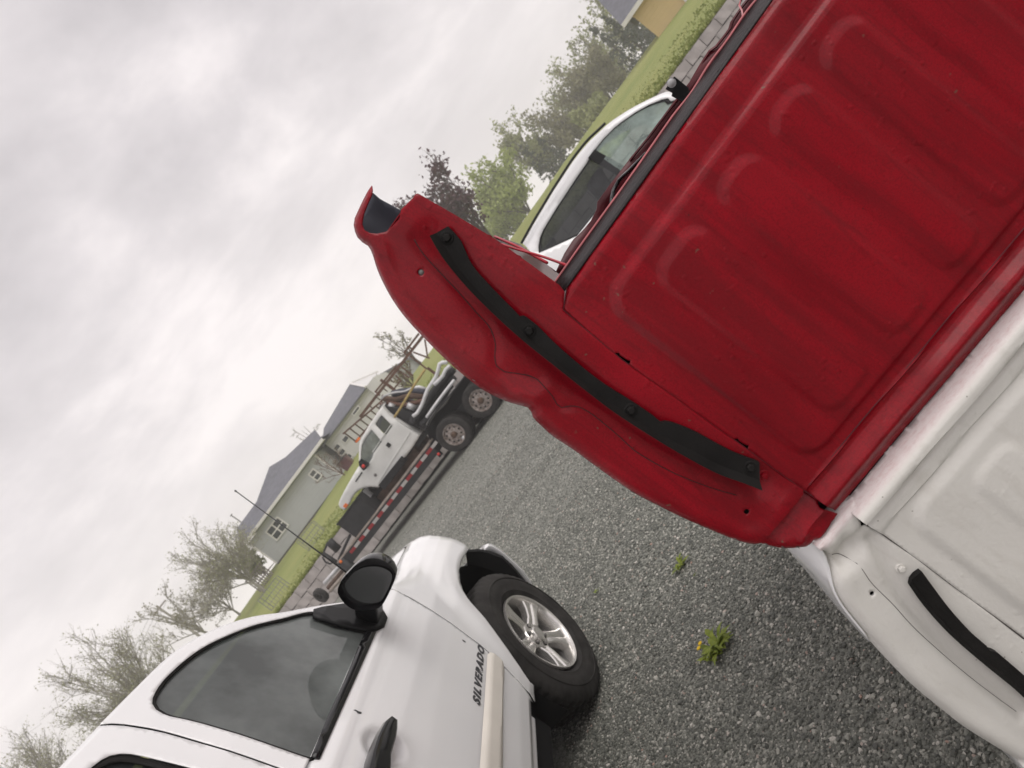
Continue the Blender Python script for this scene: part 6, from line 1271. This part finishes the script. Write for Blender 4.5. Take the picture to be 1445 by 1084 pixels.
scatter(50000, -1.7, .7, 3.6, 6.5, .0050, .0125, 2.0); scatter(16000, -2.6, 1.2, 6.5, 9, .006, .013, 1.8); scatter(14000, -3.4, 1.4, 8.5, 12, .008, .015, 1.8); scatter(9000, -4.5, 2, 11.5, 16, .010, .018, 1.8); scatter(3500, -6, 2, 15, 20, .012, .02, 1.8)
scatter(26000, -1.3, .9, .4, 1.55, .0030, .0090, 2.0); scatter(45, -1.25, .75, 1.6, 4.5, .014, .022, 1.0)
PTS, SC, RT = np.concatenate(PTS), np.concatenate(SC), np.concatenate(RT)
me = bpy.data.meshes.new('loose_stones'); me.vertices.add(len(PTS)); me.vertices.foreach_set('co', PTS.astype(np.float32).ravel())
for nm, tp_, arr in (('scl', 'FLOAT', SC), ('rot', 'FLOAT_VECTOR', RT), ('pick', 'INT', rgs.integers(0, 5, len(PTS)))):
    a_ = me.attributes.new(nm, tp_, 'POINT'); a_.data.foreach_set('value' if tp_ != 'FLOAT_VECTOR' else 'vector', np.ascontiguousarray(arr.astype(np.int32 if tp_ == 'INT' else np.float32)).ravel())
gs = bpy.data.objects.new('loose_stones', me); C.objects.link(gs); tag(gs, kind='stuff'); me.materials.append(m['gravel_stone'])
ng = bpy.data.node_groups.new('stones', 'GeometryNodeTree'); ng.interface.new_socket('Geometry', in_out='INPUT', socket_type='NodeSocketGeometry'); ng.interface.new_socket('Geometry', in_out='OUTPUT', socket_type='NodeSocketGeometry')
def gn(t): return ng.nodes.new(t)
gi, go, mp, ip = gn('NodeGroupInput'), gn('NodeGroupOutput'), gn('GeometryNodeMeshToPoints'), gn('GeometryNodeInstanceOnPoints')
ng.links.new(gi.outputs[0], mp.inputs[0])
jn = gn('GeometryNodeGeometryToInstance')
prims = []
for k in range(5):
    ic = gn('GeometryNodeMeshIcoSphere'); ic.inputs['Radius'].default_value = 1.0; ic.inputs['Subdivisions'].default_value = 1
    spn = gn('GeometryNodeSetPosition'); ng.links.new(ic.outputs[0], spn.inputs[0])
    rv = gn('FunctionNodeRandomValue'); rv.data_type = 'FLOAT_VECTOR'; rv.inputs[0].default_value = (.62, .5, .32); rv.inputs[1].default_value = (1.2, .95, .68); rv.inputs['Seed'].default_value = k * 7 + 1
    pos = gn('GeometryNodeInputPosition'); vm = gn('ShaderNodeVectorMath'); vm.operation = 'MULTIPLY'; ng.links.new(pos.outputs[0], vm.inputs[0]); ng.links.new(rv.outputs[0], vm.inputs[1]); ng.links.new(vm.outputs[0], spn.inputs['Position'])
    smt = gn('GeometryNodeSetMaterial'); smt.inputs['Material'].default_value = m['gravel_stone']; ng.links.new(spn.outputs[0], smt.inputs[0]); prims.append(smt)
for q in prims[::-1]: ng.links.new(q.outputs[0], jn.inputs[0])
def named(nm, ty):
    n_ = gn('GeometryNodeInputNamedAttribute'); n_.data_type = ty; n_.inputs[0].default_value = nm; return n_.outputs[0]
ng.links.new(mp.outputs[0], ip.inputs['Points']); ng.links.new(jn.outputs[0], ip.inputs['Instance']); ip.inputs['Pick Instance'].default_value = True
ng.links.new(named('pick', 'INT'), ip.inputs['Instance Index']); ng.links.new(named('rot', 'FLOAT_VECTOR'), ip.inputs['Rotation']); ng.links.new(named('scl', 'FLOAT'), ip.inputs['Scale']); ng.links.new(ip.outputs[0], go.inputs[0])
md = gs.modifiers.new('scatter', 'NODES'); md.node_group = ng
# ================================================================== drizzle haze between the yard and the far trees
mb = MB(); mb.box(-160, 190, -30, 260, -1.0, 24.0); hz_o = mb.build('haze', [], None); tag(hz_o, kind='stuff')
hm = bpy.data.materials.new('haze'); hm.use_nodes = True; ht = hm.node_tree; ht.nodes.clear()
ho_ = ht.nodes.new('ShaderNodeOutputMaterial'); pv = ht.nodes.new('ShaderNodeVolumePrincipled'); pv.inputs['Density'].default_value = 0.0021; pv.inputs['Color'].default_value = (0.98, 0.97, 0.965, 1); pv.inputs['Anisotropy'].default_value = 0.0
ht.links.new(pv.outputs[0], ho_.inputs['Volume']); hz_o.data.materials.append(hm)
